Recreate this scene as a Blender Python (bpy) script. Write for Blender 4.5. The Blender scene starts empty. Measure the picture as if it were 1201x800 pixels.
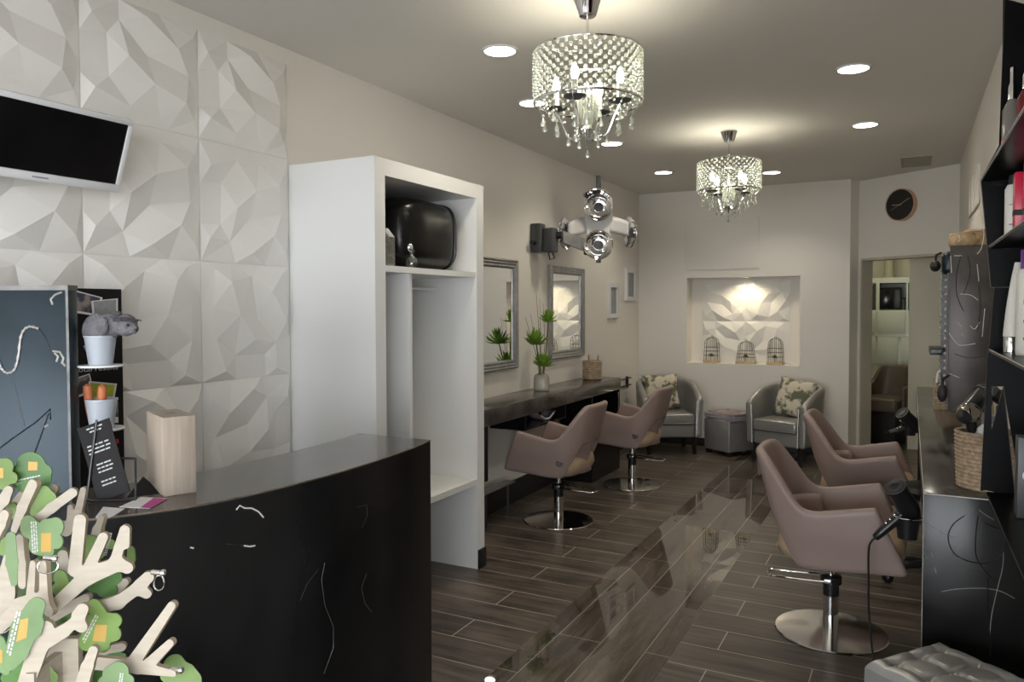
import bpy, bmesh, math, random
import numpy as np
from mathutils import Vector, Matrix, noise
from mathutils.geometry import delaunay_2d_cdt

random.seed(7)
C = bpy.context.scene.collection
PI = math.pi
R = math.radians

# ------------------------------------------------------------------ camera
F_PX, YAW, PITCH, ROLL, CY = 894.34, R(27.589), R(1.750), R(-0.1403), 388.49
EYE = Vector((0, 0, 1.62))
fw = Vector((-math.sin(YAW) * math.cos(PITCH), math.cos(YAW) * math.cos(PITCH), -math.sin(PITCH)))
rt = Vector((math.cos(YAW), math.sin(YAW), 0))
up = rt.cross(fw)
RT = rt * math.cos(ROLL) + up * math.sin(ROLL)
UP = -rt * math.sin(ROLL) + up * math.cos(ROLL)


def at(px, py, axis, val):          # point where the sight line of a pixel meets a plane of the room
    d = fw * F_PX + RT * (px - 600.5) - UP * (py - CY)
    t = (val - EYE[axis]) / d[axis]
    return EYE + d * t


def deep(px, py, depth):            # point at a given distance along the view axis
    return EYE + (fw * F_PX + RT * (px - 600.5) - UP * (py - CY)) * (depth / F_PX)


cam_d = bpy.data.cameras.new('camera')
cam = bpy.data.objects.new('camera', cam_d)
C.objects.link(cam)
m = Matrix((RT, UP, -fw)).transposed().to_4x4()
m.translation = EYE
cam.matrix_world = m
cam_d.sensor_width = 36
cam_d.sensor_fit = 'HORIZONTAL'
cam_d.lens = F_PX / 1201 * 36
cam_d.shift_y = (CY - 400) / 1201
cam_d.clip_start = 0.05
bpy.context.scene.camera = cam


# ------------------------------------------------------------------ materials
def mat(name, col, rough=0.5, metal=0.0, var=0.0, scale=8.0, bump=0.0, bscale=40.0, coat=0.0, stretch=None,
        emit=None, estr=0.0, trans=0.0, alpha=1.0, ior=1.45, col2=None, thresh=None, spec=0.5, rvar=0.0):
    M = bpy.data.materials.new(name)
    M.use_nodes = True
    nt = M.node_tree
    b = nt.nodes['Principled BSDF']
    b.inputs['Base Color'].default_value = (*col, 1)
    b.inputs['Roughness'].default_value = rough
    b.inputs['Metallic'].default_value = metal
    b.inputs['Coat Weight'].default_value = coat
    b.inputs['Coat Roughness'].default_value = 0.06
    b.inputs['Transmission Weight'].default_value = trans
    b.inputs['Alpha'].default_value = alpha
    b.inputs['IOR'].default_value = ior
    b.inputs['Specular IOR Level'].default_value = spec
    if emit:
        b.inputs['Emission Color'].default_value = (*emit, 1)
        b.inputs['Emission Strength'].default_value = estr
    tc = nt.nodes.new('ShaderNodeTexCoord')
    mp = nt.nodes.new('ShaderNodeMapping')
    nt.links.new(tc.outputs['Object'], mp.inputs[0])
    if stretch:
        mp.inputs['Scale'].default_value = stretch
    if var or col2:
        n = nt.nodes.new('ShaderNodeTexNoise')
        n.inputs['Scale'].default_value = scale
        n.inputs['Detail'].default_value = 6
        nt.links.new(mp.outputs[0], n.inputs['Vector'])
        r = nt.nodes.new('ShaderNodeValToRGB')
        c2 = col2 or tuple(min(1, c * (1 + var)) for c in col)
        c1 = col if col2 else tuple(c * (1 - var) for c in col)
        r.color_ramp.elements[0].color = (*c1, 1)
        r.color_ramp.elements[1].color = (*c2, 1)
        lo, hi = thresh or (0.3, 0.7)
        r.color_ramp.elements[0].position = lo
        r.color_ramp.elements[1].position = hi
        nt.links.new(n.outputs['Fac'], r.inputs[0])
        nt.links.new(r.outputs[0], b.inputs['Base Color'])
        if rvar:
            mr = nt.nodes.new('ShaderNodeMapRange')
            mr.inputs['To Min'].default_value = max(0.01, rough - rvar)
            mr.inputs['To Max'].default_value = rough + rvar
            nt.links.new(n.outputs['Fac'], mr.inputs[0])
            nt.links.new(mr.outputs[0], b.inputs['Roughness'])
    if bump:
        n2 = nt.nodes.new('ShaderNodeTexNoise')
        n2.inputs['Scale'].default_value = bscale
        n2.inputs['Detail'].default_value = 3
        nt.links.new(mp.outputs[0], n2.inputs['Vector'])
        bp = nt.nodes.new('ShaderNodeBump')
        bp.inputs['Strength'].default_value = bump
        bp.inputs['Distance'].default_value = 0.01
        nt.links.new(n2.outputs['Fac'], bp.inputs['Height'])
        nt.links.new(bp.outputs[0], b.inputs['Normal'])
    return M


def emission(name, col, s):
    M = bpy.data.materials.new(name)
    M.use_nodes = True
    nt = M.node_tree
    nt.nodes.remove(nt.nodes['Principled BSDF'])
    e = nt.nodes.new('ShaderNodeEmission')
    e.inputs[0].default_value = (*col, 1)
    e.inputs[1].default_value = s
    nt.links.new(e.outputs[0], nt.nodes['Material Output'].inputs[0])
    return M


def clear(name, col, gloss=0.15, rough=0.03, body=0.0, bodycol=(1, 1, 1)):
    """thin clear glass or crystal: mostly lets light through, with a glossy skin and a little body"""
    M = bpy.data.materials.new(name)
    M.use_nodes = True
    nt = M.node_tree
    nt.nodes.remove(nt.nodes['Principled BSDF'])
    t = nt.nodes.new('ShaderNodeBsdfTransparent')
    t.inputs[0].default_value = (*col, 1)
    g = nt.nodes.new('ShaderNodeBsdfGlossy')
    g.inputs['Roughness'].default_value = rough
    mx = nt.nodes.new('ShaderNodeMixShader')
    mx.inputs[0].default_value = gloss
    nt.links.new(t.outputs[0], mx.inputs[1])
    nt.links.new(g.outputs[0], mx.inputs[2])
    out = mx
    if body:
        d = nt.nodes.new('ShaderNodeBsdfTranslucent')
        d.inputs[0].default_value = (*bodycol, 1)
        mx2 = nt.nodes.new('ShaderNodeMixShader')
        mx2.inputs[0].default_value = body
        nt.links.new(mx.outputs[0], mx2.inputs[1])
        nt.links.new(d.outputs[0], mx2.inputs[2])
        out = mx2
    nt.links.new(out.outputs[0], nt.nodes['Material Output'].inputs[0])
    return M


def plank(name, width, length, along, c1, c2, grout, rough, off=0.0, spec=0.5, gsize=0.012):
    """wood-look porcelain planks: brick pattern for the joints, stretched noise for the grain"""
    M = bpy.data.materials.new(name)
    M.use_nodes = True
    nt = M.node_tree
    b = nt.nodes['Principled BSDF']
    b.inputs['Specular IOR Level'].default_value = spec
    tc = nt.nodes.new('ShaderNodeTexCoord')
    mp = nt.nodes.new('ShaderNodeMapping')
    nt.links.new(tc.outputs['Object'], mp.inputs[0])
    if along == 'y':
        mp.inputs['Rotation'].default_value = (0, 0, R(90))
    mp.inputs['Location'].default_value = (0.37, off, 0)
    br = nt.nodes.new('ShaderNodeTexBrick')
    br.inputs['Scale'].default_value = 1
    br.inputs['Brick Width'].default_value = length
    br.inputs['Row Height'].default_value = width
    br.inputs['Mortar Size'].default_value = gsize * 0.24
    br.inputs['Mortar Smooth'].default_value = 0.1
    br.inputs['Color1'].default_value = (0.55, 0.55, 0.55, 1)
    br.inputs['Color2'].default_value = (1, 1, 1, 1)
    br.inputs['Mortar'].default_value = (0, 0, 0, 1)
    br.offset = 0.35
    nt.links.new(mp.outputs[0], br.inputs['Vector'])
    mp2 = nt.nodes.new('ShaderNodeMapping')
    mp2.inputs['Scale'].default_value = (1.1, 14, 1)
    nt.links.new(mp.outputs[0], mp2.inputs[0])
    n = nt.nodes.new('ShaderNodeTexNoise')
    n.inputs['Scale'].default_value = 1.6
    n.inputs['Detail'].default_value = 8
    n.inputs['Roughness'].default_value = 0.62
    n.inputs['Distortion'].default_value = 0.6
    nt.links.new(mp2.outputs[0], n.inputs['Vector'])
    n3 = nt.nodes.new('ShaderNodeTexNoise')
    n3.inputs['Scale'].default_value = 2.3
    nt.links.new(mp.outputs[0], n3.inputs['Vector'])
    ad = nt.nodes.new('ShaderNodeMath')
    ad.operation = 'MULTIPLY_ADD'
    ad.inputs[1].default_value = 0.35
    nt.links.new(n3.outputs['Fac'], ad.inputs[0])
    sc = nt.nodes.new('ShaderNodeMath')
    sc.operation = 'MULTIPLY'
    sc.inputs[1].default_value = 0.75
    nt.links.new(n.outputs['Fac'], sc.inputs[0])
    nt.links.new(sc.outputs[0], ad.inputs[2])
    r = nt.nodes.new('ShaderNodeValToRGB')
    r.color_ramp.elements[0].color = (*c1, 1)
    r.color_ramp.elements[1].color = (*c2, 1)
    r.color_ramp.elements[0].position = 0.38
    r.color_ramp.elements[1].position = 0.7
    nt.links.new(ad.outputs[0], r.inputs[0])
    mul = nt.nodes.new('ShaderNodeMix')
    mul.data_type = 'RGBA'
    mul.blend_type = 'MULTIPLY'
    mul.inputs['Factor'].default_value = 0.45
    nt.links.new(r.outputs[0], mul.inputs['A'])
    nt.links.new(br.outputs['Color'], mul.inputs['B'])
    gm = nt.nodes.new('ShaderNodeMix')
    gm.data_type = 'RGBA'
    nt.links.new(br.outputs['Fac'], gm.inputs['Factor'])
    nt.links.new(mul.outputs['Result'], gm.inputs['A'])
    gm.inputs['B'].default_value = (*grout, 1)
    nt.links.new(gm.outputs['Result'], b.inputs['Base Color'])
    mr = nt.nodes.new('ShaderNodeMapRange')
    mr.inputs['To Min'].default_value = rough[0]
    mr.inputs['To Max'].default_value = rough[1]
    nt.links.new(n.outputs['Fac'], mr.inputs[0])
    nt.links.new(mr.outputs[0], b.inputs['Roughness'])
    return M


W = {}
W['wall'] = mat('wall_paint', (0.76, 0.725, 0.67), 0.75, bump=0.03, bscale=180)
W['ceil'] = mat('ceiling_paint', (0.72, 0.70, 0.67), 0.85)
W['relief'] = mat('relief_white', (0.79, 0.765, 0.73), 0.45)
W['white'] = mat('white_laminate', (0.80, 0.80, 0.79), 0.35)
W['floor'] = plank('plank_matte', 0.2245, 1.2, 'x', (0.021, 0.017, 0.014), (0.160, 0.127, 0.100), (0.42, 0.37, 0.32), (0.30, 0.46), off=-0.015)
W['strip'] = plank('plank_polished', 0.2203, 1.3, 'y', (0.032, 0.026, 0.021), (0.15, 0.12, 0.095), (0.30, 0.26, 0.22), (0.018, 0.026), off=0.2063, spec=0.9)
W['lacquer'] = mat('black_waxed_steel', (0.0085, 0.0083, 0.0085), 0.2, var=0.45, scale=5, rvar=0.07, stretch=(1, 1, 0.35), spec=0.24)
W['topsteel'] = mat('waxed_steel_top', (0.065, 0.058, 0.053), 0.16, var=0.5, scale=4, rvar=0.07, spec=0.6)
W['bluesteel'] = mat('blue_grey_steel', (0.014, 0.023, 0.031), 0.33, 0.4, spec=0.35, var=0.4, scale=3.5, rvar=0.1)
W['greysteel'] = mat('brown_grey_steel', (0.068, 0.060, 0.055), 0.38, 0.35, var=0.3, scale=7, rvar=0.08)
W['scratch'] = mat('bare_scratch', (0.74, 0.72, 0.69), 0.4, 0.1)
W['darkmark'] = mat('dark_brush_mark', (0.006, 0.006, 0.007), 0.3)
W['edge'] = mat('bare_steel_edge', (0.30, 0.24, 0.18), 0.35, 0.8, var=0.5, scale=20)
W['chrome'] = mat('chrome', (0.82, 0.82, 0.83), 0.06, 1.0)
W['brushed'] = mat('polished_steel_disc', (0.62, 0.60, 0.58), 0.12, 1.0, bump=0.01, bscale=200)
W['black'] = mat('black_plastic', (0.012, 0.012, 0.013), 0.3)
W['matteblack'] = mat('matte_black', (0.014, 0.013, 0.013), 0.55)
W['shelfblack'] = mat('black_shelf_steel', (0.004, 0.004, 0.0045), 0.3, spec=0.08, var=0.3, scale=6)
W['grey'] = mat('dark_grey_plastic', (0.06, 0.062, 0.065), 0.4)
W['vinyl'] = mat('mauve_vinyl', (0.275, 0.205, 0.185), 0.42, bump=0.06, bscale=260, var=0.05, scale=3)
W['tan'] = mat('tan_vinyl', (0.36, 0.26, 0.175), 0.5, bump=0.06, bscale=260)
W['silver'] = mat('silver_vinyl', (0.34, 0.335, 0.325), 0.32, 0.45, bump=0.05, bscale=120, var=0.06, scale=6)
W['wood_leg'] = mat('black_stained_leg', (0.016, 0.013, 0.011), 0.35)
W['pine'] = mat('pale_wood', (0.36, 0.30, 0.245), 0.55, var=0.14, scale=6, stretch=(14, 14, 0.7))
W['ply'] = mat('birch_plywood', (0.345, 0.30, 0.243), 0.5, var=0.08, scale=10, stretch=(2, 2, 12))
W['plyedge'] = mat('plywood_edge', (0.33, 0.27, 0.19), 0.6)
W['straw'] = mat('seagrass', (0.36, 0.265, 0.18), 0.75, var=0.4, scale=60, bump=0.6, bscale=120)
W['wicker'] = mat('wicker', (0.30, 0.215, 0.145), 0.6, var=0.45, scale=50, bump=0.5, bscale=100)
W['tanround'] = mat('tan_rattan', (0.42, 0.30, 0.17), 0.6, var=0.25, scale=30, bump=0.4, bscale=90)
W['mirror'] = mat('mirror_glass', (0.88, 0.90, 0.89), 0.01, 1.0)
W['silverframe'] = mat('silver_frame', (0.46, 0.46, 0.47), 0.3, 0.75, var=0.15, scale=20)
W['screen'] = mat('tv_screen', (0.004, 0.004, 0.005), 0.16)
W['tvwhite'] = mat('white_gloss_plastic', (0.74, 0.74, 0.76), 0.22)
W['cream'] = mat('cushion_leaf_print', (0.60, 0.55, 0.44), 0.85, col2=(0.13, 0.135, 0.085), scale=10, thresh=(0.46, 0.54), bump=0.1)
W['green'] = mat('lime_green_petals', (0.16, 0.30, 0.03), 0.5, var=0.3, scale=14)
W['leaf'] = mat('leaf_card', (0.125, 0.20, 0.05), 0.45, var=0.25, scale=12)
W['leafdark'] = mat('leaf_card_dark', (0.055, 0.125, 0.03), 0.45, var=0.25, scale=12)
W['leafmid'] = mat('leaf_card_bluegreen', (0.125, 0.195, 0.085), 0.45, var=0.2, scale=12)
W['orange'] = mat('orange_print', (0.40, 0.25, 0.06), 0.5)
W['paper'] = mat('white_paper', (0.74, 0.73, 0.74), 0.5)
W['print'] = mat('white_print', (0.45, 0.46, 0.45), 0.5)
W['magenta'] = mat('magenta_print', (0.45, 0.05, 0.24), 0.45)
W['redband'] = mat('red_print', (0.50, 0.03, 0.05), 0.45)
W['banner'] = mat('black_banner', (0.012, 0.011, 0.012), 0.6, spec=0.2)
W['photo'] = mat('photo_print', (0.30, 0.25, 0.23), 0.4, col2=(0.06, 0.06, 0.08), scale=22, thresh=(0.42, 0.56))
W['yellow'] = mat('yellow_photo', (0.42, 0.47, 0.05), 0.4, var=0.3, scale=14)
W['plush'] = mat('grey_plush', (0.155, 0.15, 0.165), 0.95, var=0.25, scale=40, bump=0.8, bscale=160)
W['plushdark'] = mat('dark_plush', (0.07, 0.066, 0.07), 0.95, bump=0.8, bscale=160)
W['carrot'] = mat('carrot_orange', (0.42, 0.13, 0.05), 0.6, var=0.2, scale=30)
W['pot'] = mat('white_enamel', (0.36, 0.39, 0.44), 0.3)
W['vase'] = mat('stone_glass', (0.34, 0.32, 0.27), 0.25, var=0.15, scale=10)
W['twig'] = mat('dark_twig', (0.05, 0.035, 0.025), 0.7)
W['stem'] = mat('stem_green', (0.10, 0.13, 0.03), 0.6)
W['artgrey'] = mat('grey_print', (0.30, 0.31, 0.32), 0.5, var=0.15, scale=60)
W['wire'] = mat('cage_wire', (0.16, 0.14, 0.11), 0.4, 0.6)
W['cagewood'] = mat('cage_base_wood', (0.50, 0.38, 0.20), 0.6, var=0.2, scale=12)
W['plant'] = mat('succulent_green', (0.06, 0.16, 0.025), 0.6)
W['clockblack'] = mat('clock_face', (0.011, 0.011, 0.011), 0.4)
W['clockwood'] = mat('clock_wood', (0.55, 0.34, 0.21), 0.5)
W['gold'] = mat('brass_hand', (0.45, 0.36, 0.22), 0.4, 0.6)
W['ventgrey'] = mat('vent_grey', (0.38, 0.36, 0.27), 0.6)
W['red'] = mat('red_pack', (0.62, 0.02, 0.06), 0.3)
W['pink'] = mat('pink_pack', (0.78, 0.03, 0.22), 0.3)
W['purple'] = mat('purple_cap', (0.17, 0.05, 0.30), 0.3)
W['bottlewhite'] = mat('white_bottle', (0.74, 0.72, 0.66), 0.28)
W['teal'] = mat('teal_print', (0.05, 0.38, 0.27), 0.4)
W['burgundy'] = mat('dark_red_bottle', (0.14, 0.015, 0.02), 0.15)
W['case'] = mat('black_leatherette', (0.008, 0.0075, 0.0075), 0.27, spec=0.3, bump=0.05, bscale=150)
W['denim'] = mat('black_cloth', (0.01, 0.01, 0.011), 0.9)
W['glass'] = clear('clear_glass', (0.97, 0.98, 0.98), 0.14)
W['pane'] = clear('window_pane', (0.97, 0.98, 0.98), 0.05, 0.0)
W['crystal'] = clear('cut_crystal', (0.90, 0.93, 0.88), 0.40, 0.08, 0.36, (0.97, 1.0, 0.95))
W['shadewire'] = mat('shade_wire', (0.26, 0.27, 0.24), 0.3, 0.8)
W['bulb'] = emission('lit_candle_bulb', (1.0, 0.95, 0.82), 34)
W['lens'] = emission('lit_downlight', (1.0, 0.95, 0.84), 16)
W['magazine'] = mat('magazine_cover', (0.38, 0.30, 0.30), 0.35, col2=(0.10, 0.07, 0.09), scale=9, thresh=(0.42, 0.58))
W['pages'] = mat('magazine_pages', (0.46, 0.42, 0.45), 0.6, var=0.2, scale=80, stretch=(1, 1, 8))
W['cupboard'] = mat('back_room_cupboard_white', (0.66, 0.68, 0.58), 0.45)
W['pave'] = mat('pavement', (0.30, 0.29, 0.28), 0.9, var=0.2)
W['brownseat'] = mat('brown_basin_vinyl', (0.13, 0.10, 0.075), 0.4)
W['procgrey'] = mat('pale_grey_plastic', (0.50, 0.49, 0.48), 0.35)
W['gun'] = mat('smoked_chrome', (0.30, 0.27, 0.24), 0.1, 1.0)
W['toggle'] = mat('control_black', (0.02, 0.02, 0.02), 0.4)


# ------------------------------------------------------------------ mesh builder
class MB:
    def __init__(self):
        self.bm = bmesh.new()
        self.M = Matrix.Identity(4)

    def v(self, p):
        return self.bm.verts.new(self.M @ Vector(p))

    def f(self, vs, mi=0):
        try:
            fc = self.bm.faces.new(vs)
            fc.material_index = mi
            return fc
        except ValueError:
            return None

    def box(self, x0, x1, y0, y1, z0, z1, bev=0.0, seg=2, mi=0):
        vs = [self.v((x, y, z)) for x in (x0, x1) for y in (y0, y1) for z in (z0, z1)]
        fs = [self.f([vs[i] for i in q], mi) for q in
              ((0, 1, 3, 2), (4, 6, 7, 5), (0, 4, 5, 1), (2, 3, 7, 6), (0, 2, 6, 4), (1, 5, 7, 3))]
        if bev:
            es = list({e for fc in fs for e in fc.edges})
            r = bmesh.ops.bevel(self.bm, geom=es, offset=bev, segments=seg, profile=0.5, affect='EDGES', clamp_overlap=True)
            for fc in r['faces']:
                fc.material_index = mi
        return self

    def prism(self, pts, axis, a0, a1, mi=0, mi_side=None):
        def P(p, a):
            return {'x': (a, p[0], p[1]), 'y': (p[0], a, p[1]), 'z': (p[0], p[1], a)}[axis]
        A = [self.v(P(p, a0)) for p in pts]
        B = [self.v(P(p, a1)) for p in pts]
        n = len(pts)
        caps = [self.f(A, mi), self.f(B[::-1], mi)]
        for i in range(n):
            self.f([A[i], B[i], B[(i + 1) % n], A[(i + 1) % n]], mi if mi_side is None else mi_side)
        for c in caps:
            c.normal_update()
        if n > 4:
            bmesh.ops.triangulate(self.bm, faces=[c for c in caps if c], ngon_method='EAR_CLIP')
        return self

    def tube(self, path, r, seg=8, closed=False, mi=0, flat=1.0):
        path = [Vector(p) for p in path]
        n = len(path)
        rings = []
        prev = None
        for i, p in enumerate(path):
            if closed:
                d = path[(i + 1) % n] - path[i - 1]
            else:
                d = path[min(i + 1, n - 1)] - path[max(i - 1, 0)]
            d.normalize()
            if prev is None:
                a = Vector((0, 0, 1)) if abs(d.z) < 0.9 else Vector((1, 0, 0))
                s = d.cross(a).normalized()
            else:
                s = (prev - d * prev.dot(d))
                if s.length < 1e-6:
                    s = d.orthogonal()
                s.normalize()
            prev = s
            t = d.cross(s)
            rr = r[i] if isinstance(r, (list, tuple)) else r
            rings.append([self.v(p + s * math.cos(2 * PI * k / seg) * rr + t * math.sin(2 * PI * k / seg) * rr * flat) for k in range(seg)])
        for i in range(n if closed else n - 1):
            a, b = rings[i], rings[(i + 1) % n]
            for k in range(seg):
                self.f([a[k], a[(k + 1) % seg], b[(k + 1) % seg], b[k]], mi)
        if not closed:
            self.f(rings[0][::-1], mi)
            self.f(rings[-1], mi)
        return self

    def lathe(self, prof, c=(0, 0, 0), seg=24, mi=0, cap=True, sx=1.0, sy=1.0):
        rings = []
        for r, z in prof:
            rings.append([self.v((c[0] + r * sx * math.cos(2 * PI * k / seg), c[1] + r * sy * math.sin(2 * PI * k / seg), c[2] + z)) for k in range(seg)])
        for a, b in zip(rings, rings[1:]):
            for k in range(seg):
                self.f([a[k], a[(k + 1) % seg], b[(k + 1) % seg], b[k]], mi)
        if cap:
            self.f(rings[0][::-1], mi)
            self.f(rings[-1], mi)
        return self

    def ball(self, c, r, u=16, w=10, mi=0, e=1.0):
        r = r if isinstance(r, (tuple, list)) else (r, r, r)

        def sp(x):
            return math.copysign(abs(x) ** e, x)
        rings = []
        for j in range(1, w):
            th = PI * j / w
            rings.append([self.v((c[0] + r[0] * sp(math.sin(th)) * sp(math.cos(2 * PI * k / u)), c[1] + r[1] * sp(math.sin(th)) * sp(math.sin(2 * PI * k / u)), c[2] + r[2] * sp(math.cos(th)))) for k in range(u)])
        t = self.v((c[0], c[1], c[2] + r[2]))
        b = self.v((c[0], c[1], c[2] - r[2]))
        for k in range(u):
            self.f([t, rings[0][k], rings[0][(k + 1) % u]], mi)
            self.f([b, rings[-1][(k + 1) % u], rings[-1][k]], mi)
        for a, d in zip(rings, rings[1:]):
            for k in range(u):
                self.f([a[k], d[k], d[(k + 1) % u], a[(k + 1) % u]], mi)
        return self

    def grid(self, fn, nu, nv, mi=0, cu=False):
        g = [[self.v(fn(i / (nu if cu else nu - 1), j / (nv - 1))) for j in range(nv)] for i in range(nu)]
        for i in range(nu if cu else nu - 1):
            for j in range(nv - 1):
                k = (i + 1) % nu
                self.f([g[i][j], g[k][j], g[k][j + 1], g[i][j + 1]], mi)
        return self

    def build(self, name, mats, parent=None, loc=(0, 0, 0), rz=0.0, smooth=True, angle=38, mods=None):
        bmesh.ops.recalc_face_normals(self.bm, faces=self.bm.faces[:])
        me = bpy.data.meshes.new(name)
        self.bm.to_mesh(me)
        self.bm.free()
        if smooth:
            me.shade_smooth()
            me.set_sharp_from_angle(angle=R(angle))
        for mm in (mats if isinstance(mats, (list, tuple)) else [mats]):
            me.materials.append(mm)
        o = bpy.data.objects.new(name, me)
        C.objects.link(o)
        o.parent = parent
        o.location = loc
        o.rotation_euler = (0, 0, rz)
        for mname, kw in (mods or []):
            md = o.modifiers.new(mname.lower(), mname)
            for k, vv in kw.items():
                setattr(md, k, vv)
        return o


def text_mesh(name, body, size, mat_, parent, loc, rot, depth=0.0004, sx=1.0):
    cu = bpy.data.curves.new(name + '_curve', 'FONT')
    cu.body = body
    cu.size = size
    cu.extrude = depth
    cu.align_x = 'LEFT'
    tmp = bpy.data.objects.new(name + '_tmp', cu)
    C.objects.link(tmp)
    dg = bpy.context.evaluated_depsgraph_get()
    dg.update()
    me = bpy.data.meshes.new_from_object(tmp.evaluated_get(dg))
    bpy.data.objects.remove(tmp)
    bpy.data.curves.remove(cu)
    me.materials.clear()
    me.materials.append(mat_)
    o = bpy.data.objects.new(name, me)
    C.objects.link(o)
    o.parent = parent
    o.location = loc
    o.rotation_euler = rot
    o.scale = (sx, 1, 1)
    return o


def tag(o, label, cat, group=None, kind=None):
    o['label'] = label
    o['category'] = cat
    if group:
        o['group'] = group
    if kind:
        o['kind'] = kind
    return o


def thing(name, label, cat, loc=(0, 0, 0), rz=0.0, group=None):
    o = bpy.data.objects.new(name, None)
    o.empty_display_size = 0.1
    C.objects.link(o)
    o.location = loc
    o.rotation_euler = (0, 0, rz)
    return tag(o, label, cat, group)


def struct(o, label=None, cat=None):
    o['kind'] = 'structure'
    if label:
        o['label'] = label
    if cat:
        o['category'] = cat
    return o


def dup(root, loc, rz, label, group=None):
    def rec(o, par):
        c = o.copy()
        C.objects.link(c)
        c.parent = par
        for ch in list(o.children):
            rec(ch, c)
        return c
    r = rec(root, None)
    r.location = loc
    r.rotation_euler = (0, 0, rz)
    r['label'] = label
    if group:
        r['group'] = group
    return r


def part_label(o, label):
    o['label'] = label
    return o


# ------------------------------------------------------------------ room shell
XL, XR, YB, ZC, YF = -2.927, 0.403, 8.927, 2.985, -5.0

b = MB()
for x0, x1, mi in ((XL - 0.15, -1.63, 0), (-1.63, -0.969, 1), (-0.969, 1.2, 0)):
    b.box(x0, x1, YF - 0.15, 11.8, -0.1, 0.0, mi=mi)
struct(b.build('floor', [W['floor'], W['strip']], smooth=False), 'dark wood-look plank floor with a polished strip down the middle', 'floor')
struct(MB().box(XL - 0.15, 1.2, YF - 0.15, 11.8, ZC, ZC + 0.1).build('ceiling', W['ceil'], smooth=False), 'flat pale ceiling of the salon', 'ceiling')
struct(MB().box(XL - 0.15, XL, YF, YB + 0.2, 0, ZC).build('wall_left', W['wall'], smooth=False), 'off-white left wall with mirrors and relief panels', 'wall')
b = MB()
SY0, SY1, SZ0, SZ1 = -3.6, -0.2, 0.12, 2.40  # opening for an unseen side window, added to throw daylight on the relief wall
b.box(XR, XR + 0.1, YF, SY0, 0, ZC).box(XR, XR + 0.1, SY1, 8.47, 0, ZC).box(XR, XR + 0.1, SY0, SY1, 0, SZ0).box(XR, XR + 0.1, SY0, SY1, SZ1, ZC)
struct(b.build('wall_right', W['wall'], smooth=False), 'off-white right wall behind the black shelving', 'wall')
b = MB()
for y in (SY0, -1.95, SY1 - 0.05):
    b.box(XR + 0.02, XR + 0.08, y, y + 0.05, SZ0, SZ1)
b.box(XR + 0.02, XR + 0.08, SY0, SY1, SZ0, SZ0 + 0.05).box(XR + 0.02, XR + 0.08, SY0, SY1, SZ1 - 0.05, SZ1)
added_win = struct(b.build('added_window', W['black'], smooth=False), 'unseen side window added to light the relief wall', 'window')
p = MB().box(XR + 0.046, XR + 0.052, SY0 + 0.05, SY1 - 0.05, SZ0 + 0.05, SZ1 - 0.05).build('pane', W['pane'], added_win, smooth=False)
p['kind'] = 'structure'

# back wall with the display niche
NX0, NX1, NZ0, NZ1, NY = -2.34, -1.082, 0.970, 1.966, 9.17
XJ = -0.58
b = MB()
b.box(XL, NX0, YB, 9.3, 0, ZC).box(NX1, XJ, YB, 9.3, 0, ZC)
b.box(NX0, NX1, YB, 9.3, 0, NZ0).box(NX0, NX1, YB, 9.3, NZ1, ZC)
b.box(NX0, NX1, NY, 9.3, NZ0, NZ1)
struct(b.build('wall_back', W['wall'], smooth=False), 'off-white back wall with a lit display niche', 'wall')

# angled wall with the opening to the back room
A = Vector((-0.509, 9.12, 0))
B = Vector((0.402, 8.469, 0))
ANG = math.atan2(B.y - A.y, B.x - A.x)
L = (B - A).length
b = MB()
b.M = Matrix.Translation(A) @ Matrix.Rotation(ANG, 4, 'Z')
b.box(-0.06, 0.034, 0, 0.16, 0, ZC)
b.box(0.034, L - 0.02, 0, 0.16, 2.146, ZC)
b.box(L - 0.02, L + 0.1, 0, 0.16, 0, ZC)
struct(b.build('wall_corner', W['wall'], smooth=False), 'angled white wall with the open doorway and clock', 'wall')
b = MB()
b.prism([(XJ, YB), (XJ, 9.3), (A.x, 9.3), (A.x, A.y)], 'z', 0, ZC)
struct(b.build('trim_1', W['wall'], smooth=False), 'return between the back wall and the doorway', 'trim')
# door lining
b = MB()
b.M = Matrix.Translation(A) @ Matrix.Rotation(ANG, 4, 'Z')
b.box(0.034, 0.050, -0.006, 0.166, 0, 2.146).box(0.034, L - 0.02, -0.004, 0.166, 2.12, 2.146)
struct(b.build('trim_2', mat('door_lining', (0.50, 0.47, 0.38), 0.5), smooth=False), 'pale lining of the doorway', 'trim')

# back room shell
b = MB()
b.box(-1.3, -1.2, 9.3, 11.7, 0, ZC).box(1.0, 1.1, 8.4, 11.7, 0, ZC).box(-1.3, 1.1, 11.6, 11.7, 0, ZC)
b.box(XR + 0.1, 1.1, 8.37, 8.47, 0, ZC)
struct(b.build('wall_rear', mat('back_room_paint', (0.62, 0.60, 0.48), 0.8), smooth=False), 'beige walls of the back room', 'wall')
struct(MB().box(-0.015, 0.30, 9.75, 9.85, 0, ZC - 0.002).build('wall_partition', mat('back_room_partition', (0.76, 0.72, 0.60), 0.8), smooth=False), 'beige partition end seen through the doorway', 'wall')

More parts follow.
